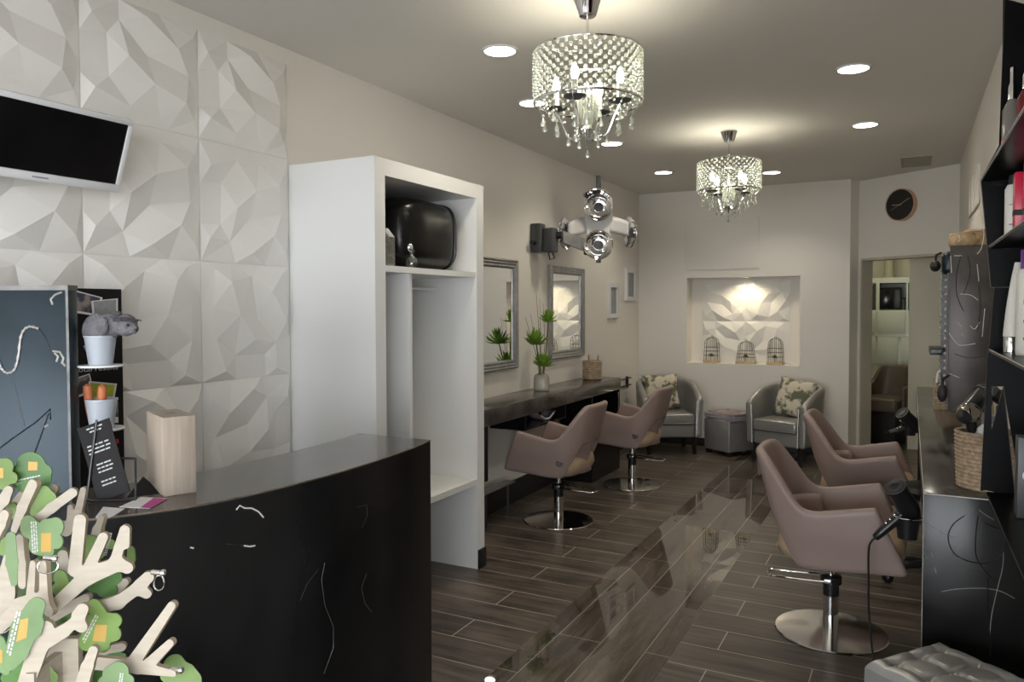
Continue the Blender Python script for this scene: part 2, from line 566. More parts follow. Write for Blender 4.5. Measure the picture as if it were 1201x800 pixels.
# shop front with a big window behind the camera
b = MB()
WX0, WX1, WZ0, WZ1 = -2.85, 0.33, 0.12, 2.40
b.box(XL, WX0, YF - 0.12, YF, 0, ZC).box(WX1, XR, YF - 0.12, YF, 0, ZC)
b.box(WX0, WX1, YF - 0.12, YF, 0, WZ0).box(WX0, WX1, YF - 0.12, YF, WZ1, ZC)
struct(b.build('wall_front', W['wall'], smooth=False), 'shop front wall around the street window', 'wall')
b = MB()
for x in (WX0, -1.25, WX1 - 0.05):
    b.box(x, x + 0.05, YF - 0.09, YF - 0.03, WZ0, WZ1)
b.box(WX0, WX1, YF - 0.09, YF - 0.03, WZ0, WZ0 + 0.05).box(WX0, WX1, YF - 0.09, YF - 0.03, WZ1 - 0.05, WZ1)
win = struct(b.build('window_1', W['black'], smooth=False), 'street window of the shop front', 'window')
p = MB().box(WX0 + 0.05, WX1 - 0.05, YF - 0.064, YF - 0.058, WZ0 + 0.05, WZ1 - 0.05).build('pane', W['pane'], win, smooth=False)
p['kind'] = 'structure'
struct(MB().box(-8, 8, -12, YF - 0.16, -0.1, -0.02).box(1.21, 8, YF - 0.16, 11, -0.1, -0.02).build('pavement', W['pave'], smooth=False), 'grey pavement outside the shop window', 'pavement')

# skirtings
struct(MB().box(XL, XL + 0.018, 4.135, YB, 0, 0.185, 0.004).build('baseboard_left', W['matteblack']), 'black skirting along the left wall', 'baseboard')
struct(MB().box(XL + 0.02, XJ, YB - 0.014, YB, 0, 0.09, 0.004).build('baseboard_back', W['matteblack']), 'black skirting along the back wall', 'baseboard')

# faceted relief cladding
TILE = [(.20, .68, .12), (.34, .53, .95), (.21, .33, .20), (.50, .91, .90), (.53, .60, .08), (.77, .73, .95), (.90, .53, .25),
        (.84, .27, .92), (.56, .36, .90), (.62, .10, .30), (.08, .20, .75), (.07, .80, .60), (.36, .12, .55), (.93, .88, .55), (.30, .82, .15), (.95, .14, .15)]
EDGEH = [(0.0, 0.0), (0.36, 0.0), (0.70, 0.0)]


def relief_tile(mb, place, s, depth, turn, vmax=1.0):
    pts, hs = [], []
    for x, y, h in TILE:
        q = [(x, y), (1 - y, x), (1 - x, 1 - y), (y, 1 - x)][turn % 4]
        if turn >= 4:
            q = (1 - q[0], q[1])
        pts.append(Vector(q))
        hs.append(h)
    e = 0.004
    for t, h in EDGEH:
        for q in ((t, e * (t == 0) + 0), (1 - t, 1), (0, 1 - t), (1, t)):
            if all((Vector(q) - k).length > 1e-3 for k in pts):
                pts.append(Vector(q))
                hs.append(h * 0.8)
    vs, _, fs, ov, _, _ = delaunay_2d_cdt(pts, [], [], 0, 1e-6)
    vv = []
    for i, q in enumerate(vs):
        h = hs[ov[i][0]]
        if h == 0 and 0.02 < q.x < 0.98:
            h = 0.0
        vv.append(mb.v(place(q.x, q.y, 0.004 + h * depth)))
    for fc in fs:
        mb.f([vv[i] for i in fc])
    # rim down to the wall
    for a, c in (((0, 0), (1, 0)), ((1, 0), (1, 1)), ((1, 1), (0, 1)), ((0, 1), (0, 0))):
        ax, cx = Vector(a), Vector(c)
        on = sorted([i for i, q in enumerate(vs) if abs((q - ax).cross(cx - ax)) < 1e-4], key=lambda i: (vs[i] - ax).length)
        for i, j in zip(on, on[1:]):
            mb.f([vv[i], vv[j], mb.v(place(vs[j].x, vs[j].y, 0)), mb.v(place(vs[i].x, vs[i].y, 0))])


b = MB()
S = 0.567
k = 0
for ci, y0 in enumerate((0.207, 0.774, 1.341, 1.908, 2.475)):
    for ri, z0 in enumerate((0.139, 0.706, 1.273, 1.84, 2.407)):
        g = 0.003
        hgt = S if ri < 4 else 0.50

        def place(u, v, h, y0=y0, z0=z0, hgt=hgt):
            return (XL + h, y0 + g / 2 + u * (S - g), z0 + g / 2 + v * (hgt - g))
        relief_tile(b, place, S, 0.037, {0: 2, 1: 0, 2: 1, 3: 6, 4: 0}[ri] + (0 if ci % 2 else (0 if ri > 3 else 4)) % 8)
o = b.build('wall_left_cladding', W['relief'], smooth=False)
struct(o, 'white faceted three-dimensional relief panels on the left wall', 'wall panelling')
b = MB()
for cx in range(2):
    for rz_ in range(2):
        def place(u, v, h, cx=cx, rz_=rz_):
            return (-2.205 + cx * 0.495 + u * 0.494, NY - h, NZ0 + 0.002 + rz_ * 0.485 + v * 0.484)
        relief_tile(b, place, 0.49, 0.028, cx + 2 * rz_)
struct(b.build('wall_back_cladding', W['relief'], smooth=False), 'white relief panel lining the back of the niche', 'wall panelling')


# ------------------------------------------------------------------ left side: wardrobe
t = thing('open_wardrobe', 'tall white open-fronted wardrobe unit between relief wall and black counter', 'wardrobe', (XL, 3.05, 0))
D, WW, HH = 0.567, 1.085, 2.376
b = MB()
b.box(0.002, D, 0, 0.085, 0, HH)
b.box(0.002, D, 1.0, WW, 0, HH)
b.box(0.002, D, 0.085, 1.0, 2.29, HH)
b.build('carcass', W['white'], t, smooth=False)
MB().box(0.002, 0.012, 0.085, 1.0, 0, 2.29).build('back_panel', W['white'], t, smooth=False)
MB().box(0.012, D - 0.004, 0.085, 1.0, 1.806, 1.838).build('shelf', W['white'], t, smooth=False)
MB().box(0.012, D - 0.004, 0.085, 1.0, 0.527, 0.562).build('shelf', W['white'], t, smooth=False)
MB().box(0.012, D - 0.03, 0.335, 0.358, 0.562, 1.806).build('divider', W['white'], t, smooth=False)
MB().tube([(0.28, 0.36, 1.74), (0.28, 1.0, 1.74)], 0.012, 10).build('hanging_rail', W['tvwhite'], t)
MB().box(0.012, 0.03, 0.36, 1.0, 1.66, 1.72).build('rail_batten', W['white'], t, smooth=False)
part_label(MB().box(D - 0.002, D + 0.012, 1.002, WW + 0.004, 0, 0.118, 0.002).build('plinth', W['matteblack'], t), 'black plinth block')
MB().tube([(0.26, 0.365, 1.60), (0.29, 0.372, 1.585), (0.31, 0.372, 1.55)], 0.008, 8).build('hook', W['tvwhite'], t)

# things in the wardrobe
t = thing('vanity_case', 'large black rounded vanity case on the top shelf of the wardrobe', 'case', (-2.60, 3.685, 1.840), R(5))
b = MB()
b.ball((0, 0, 0.203), (0.20, 0.345, 0.20), 40, 24, e=0.52)
b.build('case_body', W['case'], t)
b = MB()
pts = []
for kk in range(40):
    a = 2 * PI * kk / 40
    sp = lambda x: math.copysign(abs(x) ** 0.52, x)
    pts.append((0.196 * sp(math.cos(a)) + 0.0, 0.20, 0.203 + 0.196 * sp(math.sin(a))))
b.tube(pts, 0.007, 8, closed=True)
b.build('seam_band', W['black'], t)
t = thing('wicker_basket', 'narrow woven grey basket at the left end of the wardrobe top shelf', 'basket', (-2.44, 3.243, 1.840))
b = MB()
prof = [(0.0005, 0.0), (0.046, 0.0)]
for i in range(33):
    prof.append((0.046 + 0.004 * (i % 2), 0.004 + i * 0.0046))
prof += [(0.042, 0.152), (0.040, 0.02), (0.001, 0.012)]
b.lathe(prof, seg=28, cap=False)
b.build('basket_body', mat('grey_wicker', (0.20, 0.19, 0.17), 0.7, var=0.4, scale=60, bump=0.5), t)
b = MB()
b.M = Matrix.Translation((0.0, -0.005, 0.165)) @ Matrix.Rotation(R(-35), 4, 'X')
b.box(-0.03, 0.03, -0.03, 0.045, -0.012, 0.02, 0.006)
o = b.build('folded_card', W['paper'], None, loc=(-2.44, 3.243, 1.840))
tag(o, 'pale folded card sticking out of the grey basket', 'card')
t = thing('glass_decanter', 'small clear glass bottle standing in front of the black case', 'bottle', (-2.385, 3.40, 1.840))
MB().lathe([(0.001, 0), (0.028, 0), (0.034, 0.015), (0.030, 0.04), (0.011, 0.06), (0.010, 0.075), (0.017, 0.082), (0.017, 0.094), (0.001, 0.10)], seg=20, cap=False).build('bottle_body', W['glass'], t)
b = MB()
b.ball((0.004, -0.02, 0.105), (0.014, 0.02, 0.022), 12, 8)
b.build('stopper', W['chrome'], t)
o = tag(MB().ball((0, 0, 0.16), (0.05, 0.035, 0.17), 16, 12, e=0.7).build('hanging_garment', W['denim'], None, loc=(-2.43, 3.215, 0.9)), 'dark cloth hanging in the left bay of the wardrobe', 'garment')
o.location = (-2.44, 3.18, 0.565)
b = MB()
b.grid(lambda u, v: (0.05 * math.cos(2 * PI * u) * (0.7 + 0.3 * math.sin(3 * v + 1)) + 0.01 * math.sin(6 * v), 0.034 * math.sin(2 * PI * u) * (1 + 0.25 * math.sin(8 * v)), 0.0 + v * 0.62), 20, 14, cu=True)
bpy.data.objects.remove(o)
o = tag(b.build('hanging_garment', W['denim'], None, loc=(-2.44, 3.178, 0.565)), 'dark cloth in the narrow left bay of the wardrobe', 'garment')

# ------------------------------------------------------------------ TV
tv = thing('wall_television', 'white-framed flat television tilted down on the relief wall', 'television', (-2.663, 1.61, 2.20))
TW, TH = 0.60, 0.280
tilt = Matrix.Rotation(R(21), 4, 'Y')
b = MB()
b.M = tilt
# face toward +x : bezel ring
ft, fb = 0.020, 0.030
b.box(-0.018, 0.012, -TW / 2, TW / 2, TH / 2 - ft, TH / 2, 0.003)
b.box(-0.018, 0.012, -TW / 2, TW / 2, -TH / 2, -TH / 2 + fb, 0.003)
b.box(-0.018, 0.012, -TW / 2, -TW / 2 + 0.016, -TH / 2 + fb, TH / 2 - ft, 0.002)
b.box(-0.018, 0.012, TW / 2 - 0.016, TW / 2, -TH / 2 + fb, TH / 2 - ft, 0.002)
b.box(-0.030, -0.012, -TW / 2 + 0.01, TW / 2 - 0.01, -TH / 2 + 0.01, TH / 2 - 0.01, 0.005)
b.build('bezel', W['tvwhite'], tv)
b = MB()
b.M = tilt
b.box(-0.012, 0.006, -TW / 2 + 0.0165, TW / 2 - 0.0165, -TH / 2 + fb + 0.0005, TH / 2 - ft - 0.0005)
b.build('screen', W['screen'], tv, smooth=False)
b = MB()
b.M = tilt
b.box(0.012, 0.0128, -0.028, 0.028, -TH / 2 + 0.012, -TH / 2 + 0.018)
b.build('maker_badge', W['artgrey'], tv, smooth=False)
b = MB()
b.tube([(-0.03, 0, 0), (-0.14, 0.0, 0.01), (-0.235, 0.0, 0.01)], 0.018, 10)
b.box(-0.242, -0.232, -0.06, 0.06, -0.06, 0.08)
b.build('wall_bracket', W['grey'], tv)

# ------------------------------------------------------------------ reception desk
front = [(-1.565, 2.342), (-1.535, 2.18), (-1.517, 2.02), (-1.507, 1.88), (-1.504, 1.75), (-1.510, 1.60), (-1.522, 1.48), (-1.540, 1.38), (-1.572, 1.28), (-1.622, 1.185), (-1.69, 1.09), (-1.78, 1.005)]
back = [(-1.894, 2.338), (-1.873, 2.18), (-1.860, 2.02), (-1.853, 1.88), (-1.856, 1.75), (-1.864, 1.62), (-1.880, 1.53), (-1.900, 1.45), (-1.930, 1.37), (-1.962, 1.31), (-1.985, 1.235), (-1.995, 1.18)]


def smooth_curve(pts, n):
    out = []
    P = [pts[0]] + list(pts) + [pts[-1]]
    for i in range(1, len(P) - 2):
        for k in range(n):
            s = k / n
            a, b_, c, d = (Vector(P[i + j]) for j in (-1, 0, 1, 2))
            out.append(0.5 * ((2 * b_) + (c - a) * s + (2 * a - 5 * b_ + 4 * c - d) * s * s + (3 * b_ - a - 3 * c + d) * s ** 3))
    out.append(Vector(P[-2]))
    return out


fr, bk = smooth_curve(front, 4), smooth_curve(back, 4)
desk = thing('reception_desk', 'curved black steel reception desk beside the wooden branch display', 'desk', (0, 0, 0))
DZ = 1.134
b = MB()
n = len(fr)
ring = fr + bk[::-1]
lo = [b.v((p.x, p.y, 0)) for p in ring]
hi = [b.v((p.x, p.y, DZ - 0.006)) for p in ring]
N = len(ring)
for i in range(N):
    b.f([lo[i], lo[(i + 1) % N], hi[(i + 1) % N], hi[i]])
for i in range(n - 1):
    b.f([hi[i], hi[i + 1], hi[N - 2 - i], hi[N - 1 - i]])
    b.f([lo[i], lo[i + 1], lo[N - 2 - i], lo[N - 1 - i]])
b.build('desk_body', W['lacquer'], desk, angle=30)
b = MB()
lo = [b.v((p.x, p.y, DZ - 0.006)) for p in ring]
hi = [b.v((p.x, p.y, DZ)) for p in ring]
for i in range(N):
    b.f([lo[i], lo[(i + 1) % N], hi[(i + 1) % N], hi[i]])
for i in range(n - 1):
    b.f([hi[i], hi[i + 1], hi[N - 2 - i], hi[N - 1 - i]])
    b.f([lo[i], lo[i + 1], lo[N - 2 - i], lo[N - 1 - i]])
b.build('desk_top', W['topsteel'], desk, angle=30)
MB().tube([(p.x + 0.0008, p.y, DZ - 0.002) for p in fr] + [(-1.566, 2.3425, DZ - 0.002), (-1.72, 2.341, DZ - 0.002), (-1.892, 2.339, DZ - 0.002)], 0.0022, 6).build('bare_edge', W['edge'], desk)


def desk_mark(b, pix, r):
    pts = []
    for px, py in pix:
        d = fw * F_PX + RT * (px - 600.5) - UP * (py - CY)
        best = None
        for p, q in zip(fr, fr[1:]):
            e = q - p
            den = d.x * e.y - d.y * e.x
            if abs(den) < 1e-9:
                continue
            tt = (p.x * e.y - p.y * e.x) / den
            u = (p.x * d.y - p.y * d.x) / den
            if tt > 0 and -0.02 <= u <= 1.02:
                best = EYE + d * tt
                break
        if best:
            pts.append(best)
    if len(pts) > 1:
        b.tube(pts, r, 6)


b = MB()
desk_mark(b, [(277, 598), (281, 593), (287, 596), (295, 596), (303, 600), (309, 607)], 0.0022)
desk_mark(b, [(286, 640), (293, 641), (299, 640)], 0.0022)
desk_mark(b, [(223, 642), (227, 643)], 0.002)
b.build('scratch_markings', W['scratch'], desk)
b = MB()
desk_mark(b, [(265, 638), (288, 640)], 0.0006)
desk_mark(b, [(352, 705), (360, 685), (373, 668)], 0.0006)
desk_mark(b, [(381, 660), (377, 680), (381, 710), (391, 735), (391, 760), (380, 790)], 0.0008)
desk_mark(b, [(430, 672), (424, 690), (428, 708), (436, 718)], 0.0008)
desk_mark(b, [(418, 595), (430, 592), (431, 604), (424, 620)], 0.0006)
b.build('fine_scratches', mat('faint_scratch', (0.07, 0.065, 0.06), 0.4), desk)

# wooden box with slot
bx = thing('wooden_suggestion_box', 'pale wooden box with a slot in its top on the black desk', 'box', (-1.702, 1.317, DZ), math.atan2(1.388 - 1.317, 0.03 + 0.0))
bx.rotation_euler = (0, 0, math.atan2(0.071, 0.030))
b = MB()
b.box(0, 0.080, 0.0, 0.165, 0, 0.205, 0.0015)
b.build('box_body', W['pine'], bx)
part_label(MB().box(0.028, 0.052, 0.078, 0.084, 0.2046, 0.2054).build('slot', W['twig'], bx, smooth=False), 'dark coin slot')
MB().box(0, 0.080, 0, 0.165, 0.205, 0.2051).build('lid', W['pine'], bx, smooth=False)

# flyers on the desk
def flat_card(name, pix, z, mats, th=0.0012, idx=None):
    b = MB()
    P = [at(px, py, 2, z) for px, py in pix]
    lo = [b.v(p) for p in P]
    hi = [b.v(p + Vector((0, 0, th))) for p in P]
    b.f(lo[::-1])
    b.f(hi)
    k = len(P)
    for i in range(k):
        b.f([lo[i], lo[(i + 1) % k], hi[(i + 1) % k], hi[i]])
    return b.build(name, mats, None, smooth=False)


o = tag(flat_card('price_flyer', [(112, 607), (121, 595), (146, 597), (134, 605), (120, 611)], DZ, W['paper']), 'pale flyer lying at the left end of the black desk', 'flyer')
fl = tag(flat_card('leaflet', [(140, 595), (165, 583.5), (197, 585), (176, 596.5)], DZ, W['paper']), 'white and magenta leaflet lying on the black desk', 'leaflet')
b = MB()
P = [at(px, py, 2, DZ + 0.0013) for px, py in ((164, 595.6), (180, 584.2), (197, 585), (176, 596.4))]
b.f([b.v(p + Vector((0, 0, 0.0003))) for p in P])
part_label(b.build('printed_band', W['magenta'], fl, smooth=False), 'magenta printed band')
# folded dark tent card
b = MB()
A0, A1, A2 = at(149, 583, 2, DZ + 0.001), at(192, 579, 2, DZ + 0.001), at(176, 570, 2, DZ + 0.001)
ap = A2 + Vector((-0.03, 0.0, 0.022))
base = [A0 + Vector((0, 0.0, 0)), A1 + Vector((-0.012, 0.0, 0)), ap]
q = [b.v(p) for p in base] + [b.v(p + Vector((-0.006, 0.006, 0.0))) for p in base]
b.f(q[:3])
b.f(q[3:][::-1])
for i in range(3):
    b.f([q[i], q[(i + 1) % 3], q[3 + (i + 1) % 3], q[3 + i]])
tag(b.build('folded_card', W['banner'], None, smooth=False), 'black folded card lying beside the wooden box', 'card')

# leaflet holder with black leaflets
LP = at(132, 584, 2, DZ)
LP = Vector((LP.x, LP.y, DZ))
lh = thing('leaflet_stand', 'black wire stand holding black leaflets on the desk', 'leaflet holder', LP, R(27.6))
b = MB()
b.tube([(-0.055, -0.02, 0.003), (-0.045, 0.015, 0.20)], 0.003, 8)
b.tube([(0.075, -0.03, 0.003), (0.055, 0.010, 0.10)], 0.003, 8)
b.tube([(-0.055, -0.02, 0.003), (-0.03, -0.04, 0.003), (0.075, -0.03, 0.003)], 0.003, 8)
b.tube([(-0.045, 0.015, 0.10), (0.055, 0.010, 0.10)], 0.003, 8)
b.build('wire_frame', W['black'], lh)
lf = thing('black_leaflet', 'tall black leaflet with white print leaning in the desk stand', 'leaflet', LP, R(27.6))
Mlf = Matrix.Translation((0.012, -0.012, 0.006)) @ Matrix.Rotation(R(-10), 4, 'X') @ Matrix.Rotation(R(-20), 4, 'Y')
b = MB()
b.M = Mlf
b.box(-0.042, 0.042, -0.004, 0.0, 0, 0.198)
b.build('card', W['banner'], lf, smooth=False)
b = MB()
b.M = Mlf
for zz, w0, w1 in ((0.186, -0.02, 0.024), (0.177, -0.014, 0.018), (0.142, -0.03, 0.03), (0.132, -0.03, 0.032), (0.122, -0.03, 0.028), (0.09, -0.02, 0.02), (0.08, -0.02, 0.022), (0.07, -0.02, 0.018), (0.045, -0.02, 0.02), (0.035, -0.02, 0.018)):
    for s in range(4):
        ww = (w1 - w0) / 4
        b.box(w0 + s * ww, w0 + s * ww + ww * random.uniform(0.7, 0.92), -0.0046, -0.0041, zz, zz + 0.0035)
b.build('white_lettering', W['print'], lf, smooth=False)

# steel screen at the desk's left end
sp_dir = math.atan2(0.088, 0.172)
stp = thing('steel_screen', 'blue-grey steel upright panel with a welded squiggle, at the left end of the desk', 'panel', (-2.060, 1.298, 0), sp_dir)
b = MB()
b.box(-0.62, 0, 0, 0.045, 0, 1.684, 0.0015)
b.build('panel', W['bluesteel'], stp)
PX = 405.0


def sx(px):
    return (px - 84) / PX


def sz(py):
    return 1.684 - (py - 335) / PX


b = MB()
path = smooth_curve([(4, 403), (4, 412), (7, 424), (12, 431), (18, 432), (24, 427), (28, 412), (31, 392), (36, 383), (43, 380.5), (51, 383)], 5)
b.tube([(sx(p.x), -0.002, sz(p.y)) for p in path], [0.0038 + 0.0012 * math.sin(i * 2.2) for i in range(len(path))], 8)
part_label(b.build('weld_squiggle', mat('weld_bead', (0.36, 0.35, 0.34), 0.4, 0.4), stp), 'pale S-shaped weld bead')
b = MB()
for pth in ([(67, 356), (65, 350), (70, 345), (78, 342)], [(68, 410), (72, 414), (70, 420)], [(76, 420), (80, 425)], [(55, 493), (60, 491)], [(66, 408), (74, 409), (78, 416), (76, 422)]):
    b.tube([(sx(x), -0.0005, sz(y)) for x, y in pth], 0.003, 6)
b.build('bare_marks', mat('worn_mark', (0.34, 0.33, 0.30), 0.4, 0.3), stp)
b = MB()
for pth in ([(51, 383), (58, 392), (62, 405)], [(18, 435), (25, 460), (32, 492)], [(0, 520), (20, 505), (45, 488), (62, 473), (62, 485)], [(60, 478), (50, 505), (40, 530)]):
    b.tube([(sx(x), -0.0002, sz(y)) for x, y in pth], 0.0022, 6)
b.build('dark_markings', mat('faint_dark_mark', (0.010, 0.014, 0.018), 0.35), stp)
MB().box(-0.62, 0.001, -0.0012, 0.046, 1.672, 1.686).build('top_edge', mat('worn_steel_edge', (0.14, 0.135, 0.13), 0.4, 0.5, var=0.3, scale=12), stp, smooth=False)
MB().box(-0.006, 0.0015, -0.0012, 0.0, 0.9, 1.672).build('side_edge', mat('worn_steel_side', (0.10, 0.10, 0.10), 0.4, 0.5, var=0.4, scale=18), stp, smooth=False)
for zz in (1.455, 1.275):
    b = MB()
    b.lathe([(0.001, 0), (0.058, 0), (0.060, 0.003), (0.058, 0.006), (0.001, 0.006)], (0.052, 0.065, zz), 28, cap=False)
    b.box(-0.012, 0.03, 0.045, 0.06, zz, zz + 0.006)
    b.build('pot_shelf', W['tvwhite'], stp)


def stp_w(x, y, z):
    return Matrix.Translation(stp.location) @ Matrix.Rotation(sp_dir, 4, 'Z') @ Vector((x, y, z))


def white_pot(label, zz):
    t = thing('white_pot', label, 'pot', stp_w(0.052, 0.065, zz + 0.0062), 0, 'white pots beside the steel panel')
    MB().lathe([(0.001, 0.0), (0.031, 0.0), (0.041, 0.077), (0.043, 0.078), (0.043, 0.083), (0.040, 0.083), (0.038, 0.078), (0.030, 0.006), (0.001, 0.006)], seg=28, cap=False).build('pot_body', W['pot'], t)
    return t


white_pot('white metal pot holding the grey plush animal', 1.455)
white_pot('white metal pot holding orange carrot tops, lower of the two', 1.275)
for i, (dx, lbl) in enumerate(((-0.020, 'orange carrot-shaped pen standing at the left in the lower pot'), (0.004, 'orange carrot-shaped pen standing at the right in the lower pot'))):
    b = MB()
    b.M = Matrix.Rotation(R(8 * (1 if dx > 0 else -1)), 4, 'Y')
    b.lathe([(0.001, 0.0), (0.006, 0.0), (0.011, 0.05), (0.0125, 0.095), (0.011, 0.112), (0.004, 0.119), (0.001, 0.12)], seg=14, cap=False)
    o = b.build('carrot_pen', W['carrot'], None, loc=stp_w(0.045 + dx, 0.06, 1.275 + 0.0128))
    tag(o, lbl, 'pen', 'carrot pens')
# plush koala-like clip toy leaning out of the upper pot
pl = thing('plush_animal', 'grey plush animal leaning out of the upper white pot', 'plush toy', stp_w(0.052, 0.065, 1.470), R(27.6))
b = MB()
b.ball((-0.006, 0, 0.088), (0.043, 0.032, 0.05), 22, 16)
b.ball((0.03, 0, 0.102), (0.036, 0.030, 0.036), 20, 14)
b.ball((0.075, -0.004, 0.104), (0.032, 0.030, 0.032), 22, 16)
b.ball((0.098, -0.010, 0.094), (0.016, 0.016, 0.016), 14, 10)
b.tube([(-0.03, 0, 0.05), (-0.02, 0, 0.012)], [0.018, 0.012], 12)
b.build('body', W['plush'], pl, mods=[('REMESH', {'mode': 'VOXEL', 'voxel_size': 0.0035, 'use_smooth_shade': True})])
b = MB()
b.ball((0.026, -0.034, 0.102), (0.016, 0.010, 0.026), 16, 12)
b.build('arm', W['plush'], pl)
b = MB()
b.tube([(0.055, -0.030, 0.118), (0.078, -0.036, 0.121), (0.100, -0.024, 0.119), (0.112, -0.006, 0.117)], [0.004, 0.006, 0.005, 0.003], 8)
b.ball((0.058, -0.014, 0.134), (0.014, 0.008, 0.010), 12, 8)
b.build('ear', W['plushdark'], pl)
b = MB()
b.ball((0.094, -0.031, 0.104), 0.0038, 10, 8)
b.ball((0.112, -0.016, 0.091), (0.005, 0.005, 0.004), 10, 8)
b.build('eye_and_nose', W['black'], pl)
b = MB()
b.tube([(0.113, -0.006, 0.117), (0.118, -0.006, 0.119), (0.121, -0.006, 0.116), (0.117, -0.006, 0.114)], 0.0012, 6)
b.build('cord_loop', W['black'], pl)

# banner against the relief wall
bn = thing('display_banner', 'black banner with pinned photographs standing against the relief wall', 'banner', (-2.872, 2.022, 0), 0)
b = MB()
b.box(0, 0.018, -0.42, 0, 0, 1.700)
b.build('board', W['banner'], bn, smooth=False)


def on_banner(px, py, off=0.0185):
    p = at(px, py, 0, -2.872 + off)
    return (off, p.y - 2.022, p.z)


def banner_card(name, pix, mat_, off, border=None):
    b = MB()
    a = [b.v(on_banner(x, y, off)) for x, y in pix]
    c = [b.v(Vector(on_banner(x, y, off)) + Vector((0.0015, 0, 0))) for x, y in pix]
    k = len(pix)
    b.f(a)
    b.f(c)
    for i in range(k):
        b.f([a[i], a[(i + 1) % k], c[(i + 1) % k], c[i]])
    if border:
        cx = sum(x for x, y in pix) / k
        cy = sum(y for x, y in pix) / k
        b.f([b.v(Vector(on_banner(cx + (x - cx) * 0.86, cy + (y - cy) * 0.84 - 0.6, off)) + Vector((0.0019, 0, 0))) for x, y in pix], 1)
    return b.build(name, [mat_] + ([border] if border else []), bn, smooth=False)


part_label(banner_card('photograph', [(88, 340.5), (120, 349), (114, 371), (83, 366)], W['paper'], 0.019, W['photo']), 'tilted snapshot at the top')
part_label(banner_card('photograph', [(107, 353), (138, 350), (138, 372), (109, 374)], W['paper'], 0.0215, W['artgrey']), 'pale snapshot at the top right')
part_label(banner_card('photograph', [(84, 445), (105, 438), (110, 460), (85, 468)], W['paper'], 0.019, W['photo']), 'snapshot behind the lower pot')
part_label(banner_card('photograph', [(104, 447), (137, 450), (132, 478), (104, 478)], W['paper'], 0.0215, W['yellow']), 'yellow snapshot')
part_label(banner_card('white_strip', [(118, 488), (138.5, 489), (138.5, 496), (118, 495)], W['paper'], 0.019), 'white printed strip')
part_label(banner_card('picture_strip', [(120, 471), (138.5, 471), (138.5, 488), (120, 488)], W['photo'], 0.0195), 'brown picture strip')
part_label(banner_card('red_band', [(123, 516), (139, 515), (139, 520), (123, 521)], W['redband'], 0.019), 'red printed band')
part_label(banner_card('lower_picture', [(128, 528), (139, 525), (139, 560), (126, 560)], W['photo'], 0.019), 'blurred portrait print')
q0, q1 = on_banner(88, 437), on_banner(136.5, 437)
text_mesh('lettering', 'total results', 0.032, W['print'], bn, (0.0192, q0[1], q0[2]), (R(90), 0, R(90)), sx=(q1[1] - q0[1]) / 0.148)
b = MB()
b.tube([on_banner(132, 396, 0.021), on_banner(126, 402, 0.021), on_banner(124, 412, 0.021), on_banner(126, 416, 0.021)], 0.003, 6)
b.build('gold_emblem', W['gold'], bn)


# ------------------------------------------------------------------ wooden branch tree in the lower left
TD = 1.16
tree_c = deep(70, 700, TD)
tree = thing('wooden_branch_tree', 'display tree of pale plywood branches with green leaf cards in the lower left corner', 'display tree', (tree_c.x, tree_c.y, 0.95), YAW)
Mtree = Matrix.Translation(tree.location) @ Matrix.Rotation(YAW, 4, 'Z')
Mti = Mtree.inverted()


def contour(field, x0, x1, y0, y1, step):
    nx, ny = int((x1 - x0) / step) + 2, int((y1 - y0) / step) + 2
    xs, ys = x0 + np.arange(nx) * step, y0 + np.arange(ny) * step
    X, Y = np.meshgrid(xs, ys, indexing='ij')
    Fv = field(X, Y)
    seg = {}

    def ip(i0, j0, i1, j1):
        a, c = Fv[i0, j0], Fv[i1, j1]
        s = a / (a - c)
        return (i0, j0, i1, j1), (xs[i0] + (xs[i1] - xs[i0]) * s, ys[j0] + (ys[j1] - ys[j0]) * s)
    pts = {}
    for i in range(nx - 1):
        for j in range(ny - 1):
            cs = [(i, j), (i + 1, j), (i + 1, j + 1), (i, j + 1)]
            ins = [Fv[c] < 0 for c in cs]
            if all(ins) or not any(ins):
                continue
            starts, ends = [], []
            for k in range(4):
                a, c = cs[k], cs[(k + 1) % 4]
                if ins[k] != ins[(k + 1) % 4]:
                    lo_, hi_ = min(a, c), max(a, c)
                    key, p = ip(*lo_, *hi_)
                    pts[key] = p
                    (starts if ins[k] else ends).append(key)
            for s_, e_ in zip(starts, ends if len(ends) == 1 else ends[::-1]):
                seg[s_] = e_
    loops = []
    while seg:
        s0 = next(iter(seg))
        cur, lp = s0, []
        while cur in seg:
            lp.append(pts[cur])
            cur = seg.pop(cur)
        loops.append(lp)
    return max(loops, key=len)


def shape_field(caps, kk=4.0):
    def fld(X, Y):
        acc = None
        for (ax, ay, bx_, by, ra, rb) in caps:
            dx, dy = bx_ - ax, by - ay
            l2 = dx * dx + dy * dy + 1e-9
            tt = np.clip(((X - ax) * dx + (Y - ay) * dy) / l2, 0, 1)
            d = np.hypot(X - ax - tt * dx, Y - ay - tt * dy) - (ra + (rb - ra) * tt)
            if acc is None:
                acc = d
            else:
                h = np.clip(0.5 + 0.5 * (acc - d) / kk, 0, 1)
                acc = acc * (1 - h) + d * h - kk * h * (1 - h)
        return acc
    return fld


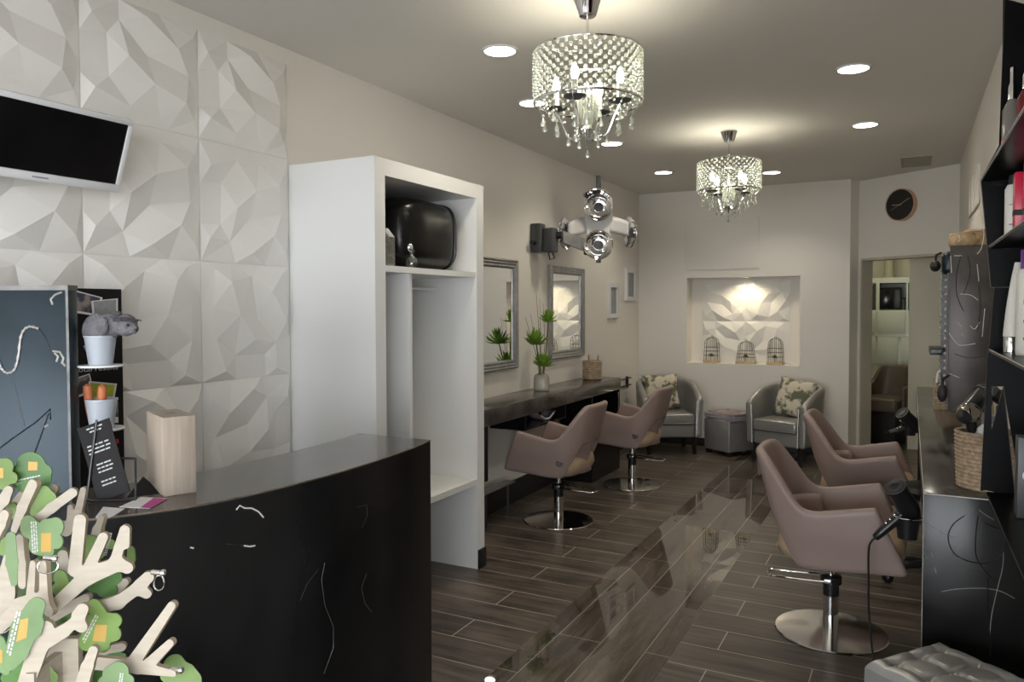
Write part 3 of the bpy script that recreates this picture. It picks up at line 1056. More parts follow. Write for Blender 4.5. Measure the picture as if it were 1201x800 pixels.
def cutout(name, caps, dy, thick, yaw, mats, par=tree, kk=4.0, step=1.1, tilt_=0.0, extra=None):
    """sheet cut to an outline; caps are strokes in photograph pixels, laid out at the sheet's own distance"""
    xs = [c[0] for c in caps] + [c[2] for c in caps]
    ys = [c[1] for c in caps] + [c[3] for c in caps]
    rm = max(max(c[4], c[5]) for c in caps) + 5
    lp = contour(shape_field(caps, kk), min(xs) - rm, max(xs) + rm, min(ys) - rm, max(ys) + rm, step)
    cx, cy = sum(xs) / len(xs), sum(ys) / len(ys)
    dep = TD + dy
    cen = Mti @ deep(cx, cy, dep)
    s = dep / F_PX
    Rm = Matrix.Rotation(yaw, 4, 'Z') @ Matrix.Rotation(tilt_, 4, 'X')
    b = MB()
    b.M = Matrix.Translation(cen) @ Rm

    def L2(x, y):
        return ((x - cx) * s, -(y - cy) * s)
    b.prism([L2(x, y) for x, y in lp], 'y', -thick / 2, thick / 2, 0, 1 if len(mats) > 1 else 0)
    o = b.build(name, mats, par, angle=30)
    kids = []
    for (nm, fn, mt) in (extra or []):
        bb = MB()
        bb.M = Matrix.Translation(cen) @ Rm
        fn(bb, L2, -thick / 2)
        kids.append(bb.build(nm, mt, o, smooth=False))
    return o


def K(*a):      # strokes traced in a 2.857x crop whose corner is (0, 520)
    z = 2.857
    return [(x0 / z, 520 + y0 / z, x1 / z, 520 + y1 / z, r0 / z, r1 / z) for x0, y0, x1, y1, r0, r1 in a]


ply = [W['ply'], W['plyedge']]
TH_ = 0.0085
branches = [
    (K((190, 540, 300, 440, 24, 30), (300, 440, 395, 405, 34, 26), (258, 420, 278, 252, 24, 22), (300, 420, 350, 312, 22, 18), (385, 400, 418, 288, 20, 16), (390, 400, 425, 418, 26, 22), (420, 340, 422, 292, 16, 15)), 0.0, R(6)),
    (K((290, 745, 460, 748, 25, 25), (445, 738, 590, 534, 26, 16), (505, 735, 582, 660, 22, 15), (460, 748, 592, 762, 26, 12)), -0.04, R(-8)),
    (K((330, 545, 400, 528, 26, 26), (400, 528, 470, 478, 24, 22), (470, 475, 495, 450, 24, 22), (470, 490, 490, 505, 22, 18)), 0.02, R(10)),
    (K((-20, 625, 60, 555, 26, 30), (60, 550, 150, 520, 34, 32), (108, 500, 120, 400, 18, 13), (160, 510, 160, 398, 20, 15), (160, 530, 178, 556, 24, 20), (150, 545, 120, 560, 18, 8)), -0.025, R(-12)),
    (K((95, 800, 135, 680, 30, 34), (135, 670, 215, 628, 32, 24), (215, 628, 262, 590, 22, 20), (265, 575, 276, 556, 26, 22), (262, 600, 272, 615, 24, 22), (140, 660, 160, 615, 26, 30)), -0.06, R(8)),
    (K((48, 290, 80, 215, 14, 20), (80, 215, 122, 135, 20, 20)), 0.045, R(-10)),
    (K((120, 262, 175, 215, 16, 18), (175, 215, 238, 168, 18, 18)), 0.02, R(14)),
    (K((-14, 310, 8, 270, 22, 20), (8, 270, 24, 236, 20, 18)), -0.05, R(-6)),
    (K((-5, 215, 14, 190, 18, 20), (14, 190, 30, 156, 20, 16)), 0.05, R(12)),
    (K((225, 290, 262, 240, 22, 18), (262, 240, 282, 155, 14, 11), (240, 262, 240, 212, 14, 10)), 0.075, R(5)),
    (K((310, 345, 330, 290, 20, 18), (330, 290, 350, 246, 16, 12)), 0.07, R(-14)),
    (K((270, 830, 296, 745, 26, 22), (296, 745, 317, 690, 20, 17)), -0.085, R(4)),
    (K((5, 600, 18, 500, 40, 38), (18, 500, 40, 380, 38, 24)), 0.035, R(6)),
    (K((180, 580, 240, 545, 20, 20), (240, 545, 300, 512, 18, 16)), 0.05, R(-9)),
    (K((300, 710, 350, 690, 16, 18), (350, 690, 405, 685, 16, 16)), 0.06, R(12)),
    (K((80, 470, 80, 400, 18, 20), (80, 400, 74, 318, 18, 18)), 0.03, R(-15)),
    (K((165, 770, 215, 730, 30, 40), (215, 730, 245, 670, 36, 12)), 0.03, R(7)),
    (K((220, 420, 214, 370, 20, 18),), 0.055, R(10)),
    (K((60, 200, 80, 175, 20, 20), (170, 190, 184, 150, 18, 17), (80, 175, 170, 190, 14, 14)), 0.08, R(0)),
    (K((360, 500, 410, 470, 18, 18), (395, 490, 425, 462, 16, 14)), 0.06, R(-4)),
]
for caps, dy, yaw in branches:
    cutout('branch', [(a, c, d, e, r0 * 0.88, r1 * 0.88) for a, c, d, e, r0, r1 in caps], dy, TH_, yaw, ply, kk=3.0)


def leaf(caps, dy, yaw, mt, square=None, lines=None, tilt_=0.0):
    ex = []
    if square:
        def fn(bb, L2, yy, sq=square):
            P = [L2(x / 2.857, 520 + y / 2.857) for x, y in sq]
            bb.f([bb.v((x, yy - 0.0004, z)) for x, z in P])
        ex.append(('orange_square', fn, W['orange']))
    if lines:
        def fn2(bb, L2, yy, ln=lines):
            (x0, y0, x1, y1, wd, nrow) = ln
            dx, dyy = x1 - x0, y1 - y0
            ll = math.hypot(dx, dyy)
            nxv, nyv = -dyy / ll, dx / ll
            for r_ in range(nrow):
                o0 = (r_ - (nrow - 1) / 2) * wd / nrow * 1.0
                pos = 0.0
                while pos < 0.95:
                    ln_ = random.uniform(0.05, 0.14)
                    e = min(1.0, pos + ln_)
                    hw = wd / nrow * 0.30
                    q = []
                    for tt, off in ((pos, o0 - hw), (e, o0 - hw), (e, o0 + hw), (pos, o0 + hw)):
                        q.append(L2((x0 + dx * tt + nxv * off) / 2.857, 520 + (y0 + dyy * tt + nyv * off) / 2.857))
                    bb.f([bb.v((x, yy - 0.0004, z)) for x, z in q])
                    pos = e + 0.03
        ex.append(('white_lettering', fn2, W['print']))
    return cutout('leaf', caps, dy, 0.0022, yaw, [mt], kk=2.0, extra=ex, tilt_=tilt_)


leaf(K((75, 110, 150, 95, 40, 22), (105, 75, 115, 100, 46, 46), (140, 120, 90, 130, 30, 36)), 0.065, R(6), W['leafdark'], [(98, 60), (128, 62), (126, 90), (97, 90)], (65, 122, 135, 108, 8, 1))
leaf(K((-10, 85, 25, 75, 36, 26), (20, 110, 45, 115, 30, 20), (-10, 120, 10, 130, 30, 26)), 0.055, R(-8), W['leaf'], [(-14, 82), (14, 82), (14, 116), (-14, 116)])
leaf(K((92, 275, 90, 290, 32, 30), (170, 290, 195, 275, 42, 30), (130, 310, 195, 325, 40, 26), (120, 345, 165, 360, 30, 22), (125, 270, 140, 330, 8, 30)), -0.01, R(-10), W['leafmid'], [(140, 300), (178, 298), (177, 362), (138, 364)], (112, 262, 116, 368, 26, 3))
leaf(K((38, 310, 40, 400, 14, 18), (40, 400, 45, 470, 18, 10)), -0.045, R(22), W['leafmid'])
leaf(K((205, 450, 215, 480, 26, 28), (190, 490, 205, 495, 20, 22)), 0.012, R(-12), W['leaf'])
leaf(K((120, 545, 85, 620, 28, 44), (85, 620, 60, 690, 44, 36), (60, 700, 40, 740, 34, 18), (130, 600, 120, 640, 14, 14)), -0.075, R(12), W['leafmid'], [(72, 588), (97, 584), (90, 650), (58, 662)], (68, 560, 34, 705, 18, 2))
leaf(K((318, 545, 330, 570, 24, 30), (345, 600, 390, 590, 38, 24), (320, 640, 385, 635, 44, 26), (285, 670, 345, 675, 28, 26), (300, 600, 295, 660, 24, 28)), -0.005, R(-6), W['leaf'], [(322, 606), (364, 606), (356, 664), (310, 662)], (328, 575, 276, 668, 16, 2))
leaf(K((-8, 670, 10, 720, 30, 28), (0, 740, 20, 760, 26, 16)), -0.07, R(-4), W['leafmid'], [(-8, 690), (12, 690), (10, 735), (-8, 735)])
leaf(K((372, 770, 395, 765, 26, 34), (355, 800, 420, 800, 24, 26)), -0.07, R(8), W['leafmid'], None, (408, 770, 400, 830, 14, 2))
leaf(K((320, 465, 380, 448, 34, 28), (350, 490, 370, 492, 26, 22)), 0.05, R(4), W['leafdark'])
leaf(K((135, 200, 160, 185, 34, 26), (150, 160, 155, 180, 18, 26), (120, 230, 140, 225, 16, 22)), 0.05, R(10), W['leaf'])
leaf(K((440, 360, 440, 385, 16, 18),), 0.08, R(-20), W['leaf'])
leaf(K((580, 745, 600, 760, 34, 30), (620, 775, 640, 800, 34, 36), (560, 775, 600, 800, 20, 30)), 0.0, R(6), W['leaf'], tilt_=R(-25))
leaf(K((300, 330, 325, 340, 24, 26), (300, 375, 330, 370, 22, 20), (355, 330, 370, 340, 16, 16)), 0.06, R(5), W['leaf'], None, (372, 300, 352, 376, 10, 2))
leaf(K((185, 690, 200, 640, 30, 26), (150, 620, 190, 650, 22, 26)), 0.06, R(-9), W['leafdark'])
leaf(K((150, 745, 165, 790, 16, 22), (165, 790, 150, 830, 24, 24)), -0.035, R(30), W['leaf'])
leaf(K((385, 700, 350, 720, 20, 24), (410, 715, 380, 725, 10, 14)), 0.07, R(9), W['leafdark'])
leaf(K((80, 740, 40, 770, 22, 20), (20, 790, 60, 780, 20, 18)), -0.01, R(-5), W['leafdark'])
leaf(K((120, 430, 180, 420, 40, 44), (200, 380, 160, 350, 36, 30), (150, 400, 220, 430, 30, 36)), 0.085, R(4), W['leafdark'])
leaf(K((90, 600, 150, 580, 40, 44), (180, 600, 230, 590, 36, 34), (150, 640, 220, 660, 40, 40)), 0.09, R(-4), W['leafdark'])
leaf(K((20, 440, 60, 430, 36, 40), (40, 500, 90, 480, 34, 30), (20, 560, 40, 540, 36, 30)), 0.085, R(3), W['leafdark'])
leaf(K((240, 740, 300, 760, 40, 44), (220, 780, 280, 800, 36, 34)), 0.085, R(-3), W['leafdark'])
leaf(K((225, 795, 260, 800, 26, 26),), 0.03, R(2), W['leaf'])
leaf(K((40, 215, 55, 240, 18, 18),), 0.07, R(2), W['leaf'])
leaf(K((150, 440, 140, 480, 16, 20),), 0.03, R(-12), W['leafmid'])
leaf(K((20, 330, 10, 360, 16, 16),), 0.0, R(0), W['leaf'])


def key_ring(px, py, dy, ring_px, cx, cy):
    c = Mti @ deep(px, py, TD + dy)
    s = (TD + dy) / F_PX
    b = MB()
    b.tube([c + Vector((-9 * s, 0, 1 * s)), c + Vector((0, 0, 0)), c + Vector((5 * s, 0, 0.5 * s))], 3.2 * s, 8)
    b.ball(c + Vector((4 * s, 0, 0)), 4.2 * s, 10, 8)
    d = Mti @ deep(cx, cy, TD + dy)
    b.tube([d + Vector((ring_px[0] * s * math.cos(a), 0.2 * ring_px[0] * s * math.sin(a), ring_px[1] * s * math.sin(a))) for a in [2 * PI * i / 24 for i in range(24)]], 0.9 * s, 6, closed=True)
    part_label(b.build('key_ring', W['chrome'], tree), 'chrome clip and ring')


key_ring(187, 672, 0.015, (6, 8.5), 186.5, 684)
key_ring(208, 786, -0.045, (3, 2), 212, 786)
key_ring(61, 655, -0.04, (12, 8), 56, 664)
# trunk and foot hold the branches up
b = MB()
b.box(-0.03, 0.03, -0.006, 0.006, 0.02, 0.17)
b.box(-0.006, 0.006, -0.075, 0.075, 0.02, 0.15)
b.lathe([(0.001, 0), (0.14, 0), (0.145, 0.006), (0.145, 0.016), (0.14, 0.022), (0.001, 0.022)], seg=36, cap=False)
b.build('trunk', ply[0], tree)
ds = thing('display_plinth', 'round black plinth under the wooden branch tree', 'plinth', (tree_c.x, tree_c.y, 0))
MB().lathe([(0.001, 0), (0.17, 0), (0.17, 0.02), (0.05, 0.04), (0.04, 0.92), (0.001, 0.92)], seg=32, cap=False).build('pedestal', W['matteblack'], ds)
MB().lathe([(0.001, 0.92), (0.19, 0.92), (0.19, 0.95), (0.001, 0.95)], seg=36, cap=False).build('plinth_top', W['matteblack'], ds)

# ------------------------------------------------------------------ left styling counter
XC = -2.578
lc = thing('styling_counter', 'long black wall counter under the silver-framed mirrors', 'counter', (0, 0, 0))
MB().box(XL + 0.002, XC, 4.14, 7.297, 0.80, 0.918, 0.002).build('counter_top', W['topsteel'], lc)
b = MB()
b.box(XL + 0.02, XC - 0.01, 6.535, 6.555, 0.0, 0.80)
b.box(XL + 0.02, XC - 0.01, 7.275, 7.295, 0.0, 0.80)
b.box(XL + 0.02, XC - 0.01, 6.555, 7.275, 0.0, 0.50)
b.box(XL + 0.02, XL + 0.04, 6.555, 7.275, 0.50, 0.80)
b.build('end_cabinet', W['lacquer'], lc, smooth=False)
MB().box(XL + 0.002, XC - 0.05, 4.60, 4.66, 0.40, 0.80).build('support_leg', W['lacquer'], lc, smooth=False)
b = MB()
b.box(XL + 0.02, XC - 0.02, 5.20, 5.95, 0.68, 0.695).box(XL + 0.02, XC - 0.02, 5.185, 5.20, 0.68, 0.80).box(XL + 0.02, XC - 0.02, 5.95, 5.965, 0.68, 0.80)
b.build('under_shelf', W['lacquer'], lc, smooth=False)
MB().tube([(XC - 0.005, 7.20, 0.52), (XC + 0.01, 7.20, 0.52), (XC + 0.01, 7.20, 0.78), (XC - 0.005, 7.20, 0.78)], 0.006, 8).build('handle', W['chrome'], lc)
mg = thing('curled_magazine', 'curled colour magazine on the shelf under the black counter', 'magazine', (XC - 0.14, 5.70, 0.6955), R(70))
b = MB()
b.grid(lambda u, v: ((u - 0.5) * 0.20, (v - 0.5) * 0.16, 0.004 + 0.07 * (abs(u - 0.5) * 2) ** 2), 12, 6)
b.build('pages', W['magazine'], mg, mods=[('SOLIDIFY', {'thickness': 0.008, 'offset': 1})])
MB().tube([(-0.07, -0.081, 0.045), (-0.02, -0.082, 0.014), (0.03, -0.082, 0.016), (0.08, -0.081, 0.055)], 0.006, 6).build('page_edges', W['paper'], mg)
fb = thing('foot_rest', 'low steel foot rest bar under the left counter', 'foot rest', (-2.76, 4.3, 0))
b = MB()
b.box(-0.045, 0.045, 0.0, 0.95, 0.262, 0.272, 0.002)
b.build('tread_plate', W['silverframe'], fb)
for yy in (0.2, 0.55, 0.90):
    MB().box(-0.008, 0.008, yy, yy + 0.016, 0.0, 0.262, 0.002).build('leg', W['grey'], fb)


def wall_mirror(label, y0, y1, z0, z1):
    t = thing('wall_mirror', label, 'mirror', (XL, y0, z0), 0, 'silver-framed mirrors over the left counter')
    w, h = y1 - y0, z1 - z0
    fwid = 0.075
    b = MB()
    prof = [(0.0, 0.002), (0.0, 0.030), (0.012, 0.042), (0.024, 0.030), (0.034, 0.036), (0.046, 0.026), (0.06, 0.030), (fwid, 0.014), (fwid, 0.004)]
    for i in range(len(prof) - 1):
        (d0, x0), (d1, x1) = prof[i], prof[i + 1]
        A_ = [(x0, d0, d0), (x0, w - d0, d0), (x0, w - d0, h - d0), (x0, d0, h - d0)]
        B_ = [(x1, d1, d1), (x1, w - d1, d1), (x1, w - d1, h - d1), (x1, d1, h - d1)]
        for k in range(4):
            b.f([b.v(A_[k]), b.v(A_[(k + 1) % 4]), b.v(B_[(k + 1) % 4]), b.v(B_[k])])
    b.build('frame', W['silverframe'], t, smooth=False)
    MB().box(0.003, 0.012, fwid - 0.004, w - fwid + 0.004, fwid - 0.004, h - fwid + 0.004).build('mirror_glass', W['mirror'], t, smooth=False)


wall_mirror('silver-framed mirror closest to the white wardrobe', 4.60, 5.655, 1.12, 2.015)
wall_mirror('silver-framed mirror behind the green flowers', 6.30, 7.11, 1.145, 2.01)

for y0, y1, z0, z1, lb in ((7.835, 8.15, 1.505, 1.893, 'small white-framed grey picture, lower of the pair'), (8.40, 8.755, 1.70, 2.078, 'small white-framed grey picture, upper of the pair near the corner')):
    t = thing('framed_picture', lb, 'picture', (XL, y0, z0), 0, 'small pictures on the left wall')
    w, h = y1 - y0, z1 - z0
    b = MB()
    b.box(0.001, 0.028, 0, 0.05, 0, h).box(0.001, 0.028, w - 0.05, w, 0, h).box(0.001, 0.028, 0.05, w - 0.05, 0, 0.05).box(0.001, 0.028, 0.05, w - 0.05, h - 0.05, h)
    b.build('frame', W['tvwhite'], t, smooth=False)
    MB().box(0.001, 0.010, 0.05, w - 0.05, 0.05, h - 0.05).build('print', W['artgrey'], t, smooth=False)

# vase with green flowers
vz = thing('square_vase', 'stone-coloured square vase on the left black counter', 'vase', (-2.765, 5.83, 0.918), R(20))
b = MB()
b.lathe([(0.001, 0), (0.062, 0), (0.070, 0.008), (0.072, 0.02), (0.068, 0.115), (0.06, 0.135), (0.03, 0.145), (0.024, 0.16), (0.020, 0.158), (0.022, 0.14), (0.052, 0.125), (0.058, 0.02), (0.001, 0.015)], seg=4 * 8, cap=False)
for v in b.bm.verts:
    r_ = math.hypot(v.co.x, v.co.y)
    if r_ > 0.03:
        a = math.atan2(v.co.y, v.co.x)
        k_ = 1.0 / (abs(math.cos(a)) ** 5 + abs(math.sin(a)) ** 5) ** (1 / 5)
        k_ = min(k_, 1.22)
        v.co.x *= k_ * 0.92
        v.co.y *= k_ * 0.92
b.build('vase_body', W['vase'], vz)


def spiky_flower(label, base, head, size, seed, lean):
    rnd = random.Random(seed)
    t = thing('green_flower', label, 'flower', base, 0, 'green flowers in the square vase')
    hd = Vector(head) - Vector(base)
    MB().tube([(0, 0, 0), hd * 0.5 + Vector((0.008, 0, 0.01)), hd], 0.0055, 8).build('stem', W['stem'], t)
    b = MB()
    for i in range(46):
        a = rnd.uniform(0, 2 * PI)
        el = rnd.uniform(R(-5), R(85))
        d = Vector((math.cos(a) * math.cos(el), math.sin(a) * math.cos(el), math.sin(el))) + Vector(lean) * 0.5
        d.normalize()
        ln = size * rnd.uniform(0.75, 1.05)
        p0 = hd + d * 0.006
        bend = Vector((0, 0, 0.18 * ln))
        b.tube([p0, hd + d * ln * 0.45, hd + d * ln * 0.8 + bend * 0.4, hd + d * ln + bend], [0.004, 0.014, 0.011, 0.0015], 6, flat=0.4)
    b.build('petals', W['green'], t)


vb = Vector((-2.765, 5.83, 0.95))
spiky_flower('spiky green flower head standing highest in the vase', vb + Vector((0.004, 0.006, 0)), at(643, 377, 0, -2.74), 0.095, 1, (0, 0.2, 0.1))
spiky_flower('spiky green flower head leaning to the left of the vase', vb + Vector((-0.004, -0.006, 0)), at(629, 404, 0, -2.74), 0.125, 2, (0, -0.7, 0.2))
spiky_flower('spiky green flower head sitting lowest just above the vase', vb + Vector((0.006, 0.0, 0)), at(637, 430, 0, -2.74), 0.115, 3, (0, 0.1, 0.2))
b = MB()
for tx, ty in ((629, 345), (633, 350), (616, 372), (637, 356), (622, 368)):
    e = at(tx, ty, 0, -2.80)
    mid = (vb + e) / 2 + Vector((0.01, random.uniform(-0.03, 0.03), 0))
    b.tube([vb - Vector((0, 0, 0.0)), mid, e], [0.003, 0.0022, 0.001], 5)
tag(b.build('dry_twigs', W['twig'], None), 'thin dark twigs rising from the vase', 'twigs')


def coil_basket(name, label, loc, r0, r1, h, mt, rows, handles=True, sx=1.0, group=None, ring=0.006):
    t = thing(name, label, 'basket', loc, 0, group)
    b = MB()
    prof = [(0.001, 0.0), (r0 - 0.002, 0.0)]
    for i in range(rows):
        z0 = h * i / rows
        for q in (0.1, 0.5, 0.9):
            zz = z0 + h / rows * q
            rr = r0 + (r1 - r0) * zz / h + ring * math.sin(PI * q)
            prof.append((rr, zz))
    prof += [(r1 - 0.004, h), (r1 - 0.012, h - 0.004), (r0 - 0.010, 0.012), (0.001, 0.010)]
    b.lathe(prof, seg=36, cap=False, sx=sx)
    b.build('basket_body', mt, t)
    if handles:
        for s in (-1, 1):
            MB().tube([(s * r1 * sx * 0.98, -0.03, h - 0.01), (s * r1 * sx * 1.02, -0.025, h + 0.035), (s * r1 * sx * 1.02, 0.025, h + 0.035), (s * r1 * sx * 0.98, 0.03, h - 0.01)], 0.006, 8).build('handle', mt, t)
    return t


coil_basket('wicker_basket', 'round coiled basket at the far end of the left counter', (-2.765, 6.99, 0.918), 0.088, 0.090, 0.185, mat('coil_wicker', (0.40, 0.30, 0.20), 0.35, var=0.35, scale=30), 8, False, ring=0.010)
for i, (dx, dy_, lean, lb) in enumerate(((0.02, 0.03, 25, 'thin handled brush leaning out of the coiled basket to the right'), (-0.01, -0.04, -12, 'short handled brush standing in the coiled basket'))):
    b = MB()
    b.M = Matrix.Rotation(R(-lean), 4, 'X')
    b.tube([(0, 0, 0.0), (0, 0, 0.15), (0, 0, 0.21), (0, 0.0, 0.235)], [0.007, 0.007, 0.009, 0.004], 8)
    tag(b.build('hair_brush', W['straw'], None, loc=(-2.765 + dx, 6.99 + dy_ * 0.6, 0.934)), lb, 'brush', 'brushes in the coiled basket')

# ------------------------------------------------------------------ wall-mounted hair processor
hp = thing('hair_processor', 'wall-mounted chrome hair processor with round heater heads over the left counter', 'hair processor', (-2.50, 6.47, 2.33), R(21.1))


def heater(cx, cz, cy, r, axis, ext=0.0):
    b = MB()
    prof = [(0.001, 0.0), (r * 0.55, 0.0), (r * 0.9, 0.022), (r, 0.030), (r * 1.02, 0.036), (r, 0.042), (r * 0.86, 0.030), (r * 0.60, 0.012), (r * 0.33, 0.010), (r * 0.33, 0.016)]
    M0 = Matrix.Translation((cx, cy, cz))
    if axis == 'front':
        b.M = M0 @ Matrix.Rotation(R(90), 4, 'X')
    elif axis == 'in_right':
        b.M = M0 @ Matrix.Rotation(R(-24), 4, 'Z') @ Matrix.Rotation(R(90), 4, 'Y')
    elif axis == 'in_left':
        b.M = M0 @ Matrix.Rotation(R(24), 4, 'Z') @ Matrix.Rotation(R(-90), 4, 'Y')
    else:
        b.M = M0 @ Matrix.Rotation(R(165), 4, 'X')
    M_ = b.M.copy()
    b.lathe(prof, seg=36, cap=False)
    o = b.build('heater_head', W['chrome'], hp)
    b = MB()
    b.M = M_
    b.lathe([(r * 0.33, 0.010), (r * 0.33, 0.022), (r * 0.22, 0.026), (0.001, 0.024)], seg=24, cap=False)
    for k in range(8):
        a = 2 * PI * k / 8
        b.tube([(r * 0.08 * math.cos(a), r * 0.08 * math.sin(a), 0.028), (r * 0.28 * math.cos(a), r * 0.28 * math.sin(a), 0.027)], 0.003, 6)
    b.build('heater_core', W['grey'], o)
    b = MB()
    b.M = M_
    b.tube([(r * 0.93 * math.cos(2 * PI * k / 40), r * 0.93 * math.sin(2 * PI * k / 40), 0.036) for k in range(40)], 0.005, 8, closed=True)
    b.tube([(r * 0.66 * math.cos(2 * PI * k / 40), r * 0.66 * math.sin(2 * PI * k / 40), 0.020) for k in range(40)], 0.004, 8, closed=True)
    b.build('rim_ring', W['chrome'], o)
    return o


heater(0.0, 0.185, -0.05, 0.125, 'front')
heater(0.0, -0.15, -0.05, 0.130, 'front')
heater(-0.325, -0.05, -0.12, 0.138, 'in_right')
heater(0.305, -0.05, -0.12, 0.138, 'in_left')
heater(-0.02, 0.325, -0.13, 0.115, 'down')
b = MB()
b.prism([(-0.075, -0.24), (0.075, -0.24), (0.115, -0.16), (0.10, 0.0), (0.125, 0.10), (0.125, 0.26), (0.06, 0.32), (-0.06, 0.32), (-0.125, 0.26), (-0.125, 0.10), (-0.10, 0.0), (-0.115, -0.16)], 'y', -0.03, 0.03)
b.build('housing', W['procgrey'], hp)
for s in (-1, 1):
    b = MB()

    def armfn(u, v, s=s):
        x = s * (0.09 + 0.19 * u)
        y = 0.02 - 0.09 * u * u
        z0, z1 = 0.11 - 0.13 * u * u * 0.5, -0.03 - 0.05 * u
        return (x, y, z1 + (z0 - z1) * v)
    b.grid(armfn, 10, 5)
    b.build('side_arm', W['procgrey'], hp, mods=[('SOLIDIFY', {'thickness': 0.03})])
MB().box(-0.022, 0.022, -0.02, 0.03, 0.30, 0.475, 0.004).build('top_handle', W['grey'], hp)
MB().box(-0.022, 0.022, -0.075, -0.035, -0.31, -0.265, 0.005).build('bottom_knob', W['black'], hp)
b = MB()
b.tube([(-0.10, 0.03, -0.18), (-0.10, 0.05, -0.22)], 0.035, 12)
b.build('swivel_joint', W['grey'], hp)
# bracket fixed to the wall and swing arm (in the unit's own frame)
Mh = (Matrix.Translation(hp.location) @ Matrix.Rotation(R(21.1), 4, 'Z')).inverted()
b = MB()
b.M = Mh
b.box(XL + 0.001, XL + 0.10, 5.94, 6.05, 2.10, 2.35, 0.012)
b.box(XL + 0.10, XL + 0.20, 5.98, 6.10, 2.10, 2.31, 0.014)
b.build('wall_bracket', W['grey'], hp)
b = MB()
b.M = Mh
b.tube([(XL + 0.19, 6.07, 2.25), (XL + 0.225, 6.09, 2.25)], 0.035, 12)
b.tube([(XL + 0.05, 5.93, 2.18), (XL + 0.05, 5.88, 2.18)], 0.02, 10)
b.tube([(XL + 0.14, 6.02, 2.10), (XL + 0.15, 6.03, 2.04), (XL + 0.18, 6.06, 2.05), (XL + 0.16, 6.06, 2.10)], 0.006, 6)
b.build('pivot', W['black'], hp)
b = MB()
b.M = Mh
q0, q1 = Vector((XL + 0.22, 6.12, 2.24)), Vector((-2.56, 6.50, 2.16))
d = (q1 - q0)
nrm = Vector((-d.y, d.x, 0)).normalized() * 0.02
vs = []
for p, hh in ((q0, 0.05), (q1, 0.055)):
    for sn in (-1, 1):
        for sz_ in (-1, 1):
            vs.append(b.v(p + nrm * sn + Vector((0, 0, hh * sz_))))
for qd in ((0, 1, 3, 2), (4, 6, 7, 5), (0, 4, 5, 1), (2, 3, 7, 6), (0, 2, 6, 4), (1, 5, 7, 3)):
    b.f([vs[i] for i in qd])
b.build('swing_arm', W['silverframe'], hp, smooth=False)


# ------------------------------------------------------------------ salon chairs
def sstep(a, c, x):
    t_ = max(0.0, min(1.0, (x - a) / (c - a)))
    return t_ * t_ * (3 - 2 * t_)


def chair_shell(thick=True):
    """one wrapped band: right arm, back, left arm.  u runs round the seat, v runs up"""
    w, yf, yc, yb = 0.285, 0.245, -0.02, -0.235

    def plan(u):
        s = abs(u * 2 - 1)            # 0 at the back centre, 1 at an arm's front end
        sgn = 1 if u < 0.5 else -1
        if s > 0.5:
            q = (s - 0.5) / 0.5
            return sgn * w, yc + (yf - yc) * q, 0.0
        ph = (1 - s / 0.5) * PI / 2    # 0 at the side, 90 deg at the back
        ex = 2 / 3.0
        return sgn * w * math.cos(ph) ** ex if math.cos(ph) > 1e-6 else 0.0, yc - (yc - yb) * math.sin(ph) ** ex, ph / (PI / 2)

    def fn(u, v):
        x, y, ph = plan(u)
        back_ = sstep(0.10, 0.55, ph)
        s_ = abs(u * 2 - 1)
        q_ = max(0.0, (s_ - 0.5) / 0.5)
        zt = 0.665 + 0.25 * back_ + 0.05 * q_
        zb = 0.375 + 0.245 * sstep(0.34, 0.75, ph) + 0.025 * q_
        z = zb + (zt - zb) * v
        s = abs(u * 2 - 1)
        q = max(0.0, (s - 0.5) / 0.5)
        lean = 0.125 * max(0.0, (z - 0.46)) / 0.46 * (0.35 + 0.65 * back_)
        slope = 0.11 * q ** 3 * (1 - v) ** 1.0 - 0.01 * q
        tuck = 0.9 + 0.10 * min(1, (z - 0.375) / 0.17) if z < 0.545 else 1.0
        flare = 1.0 + 0.05 * max(0, z - 0.5) / 0.2 * (1 - back_ * 1.6)
        return (x * tuck * flare, y * (tuck if y < 0 else 1) + slope - lean, z)
    b = MB()
    b.grid(fn, 41, 9)
    return b


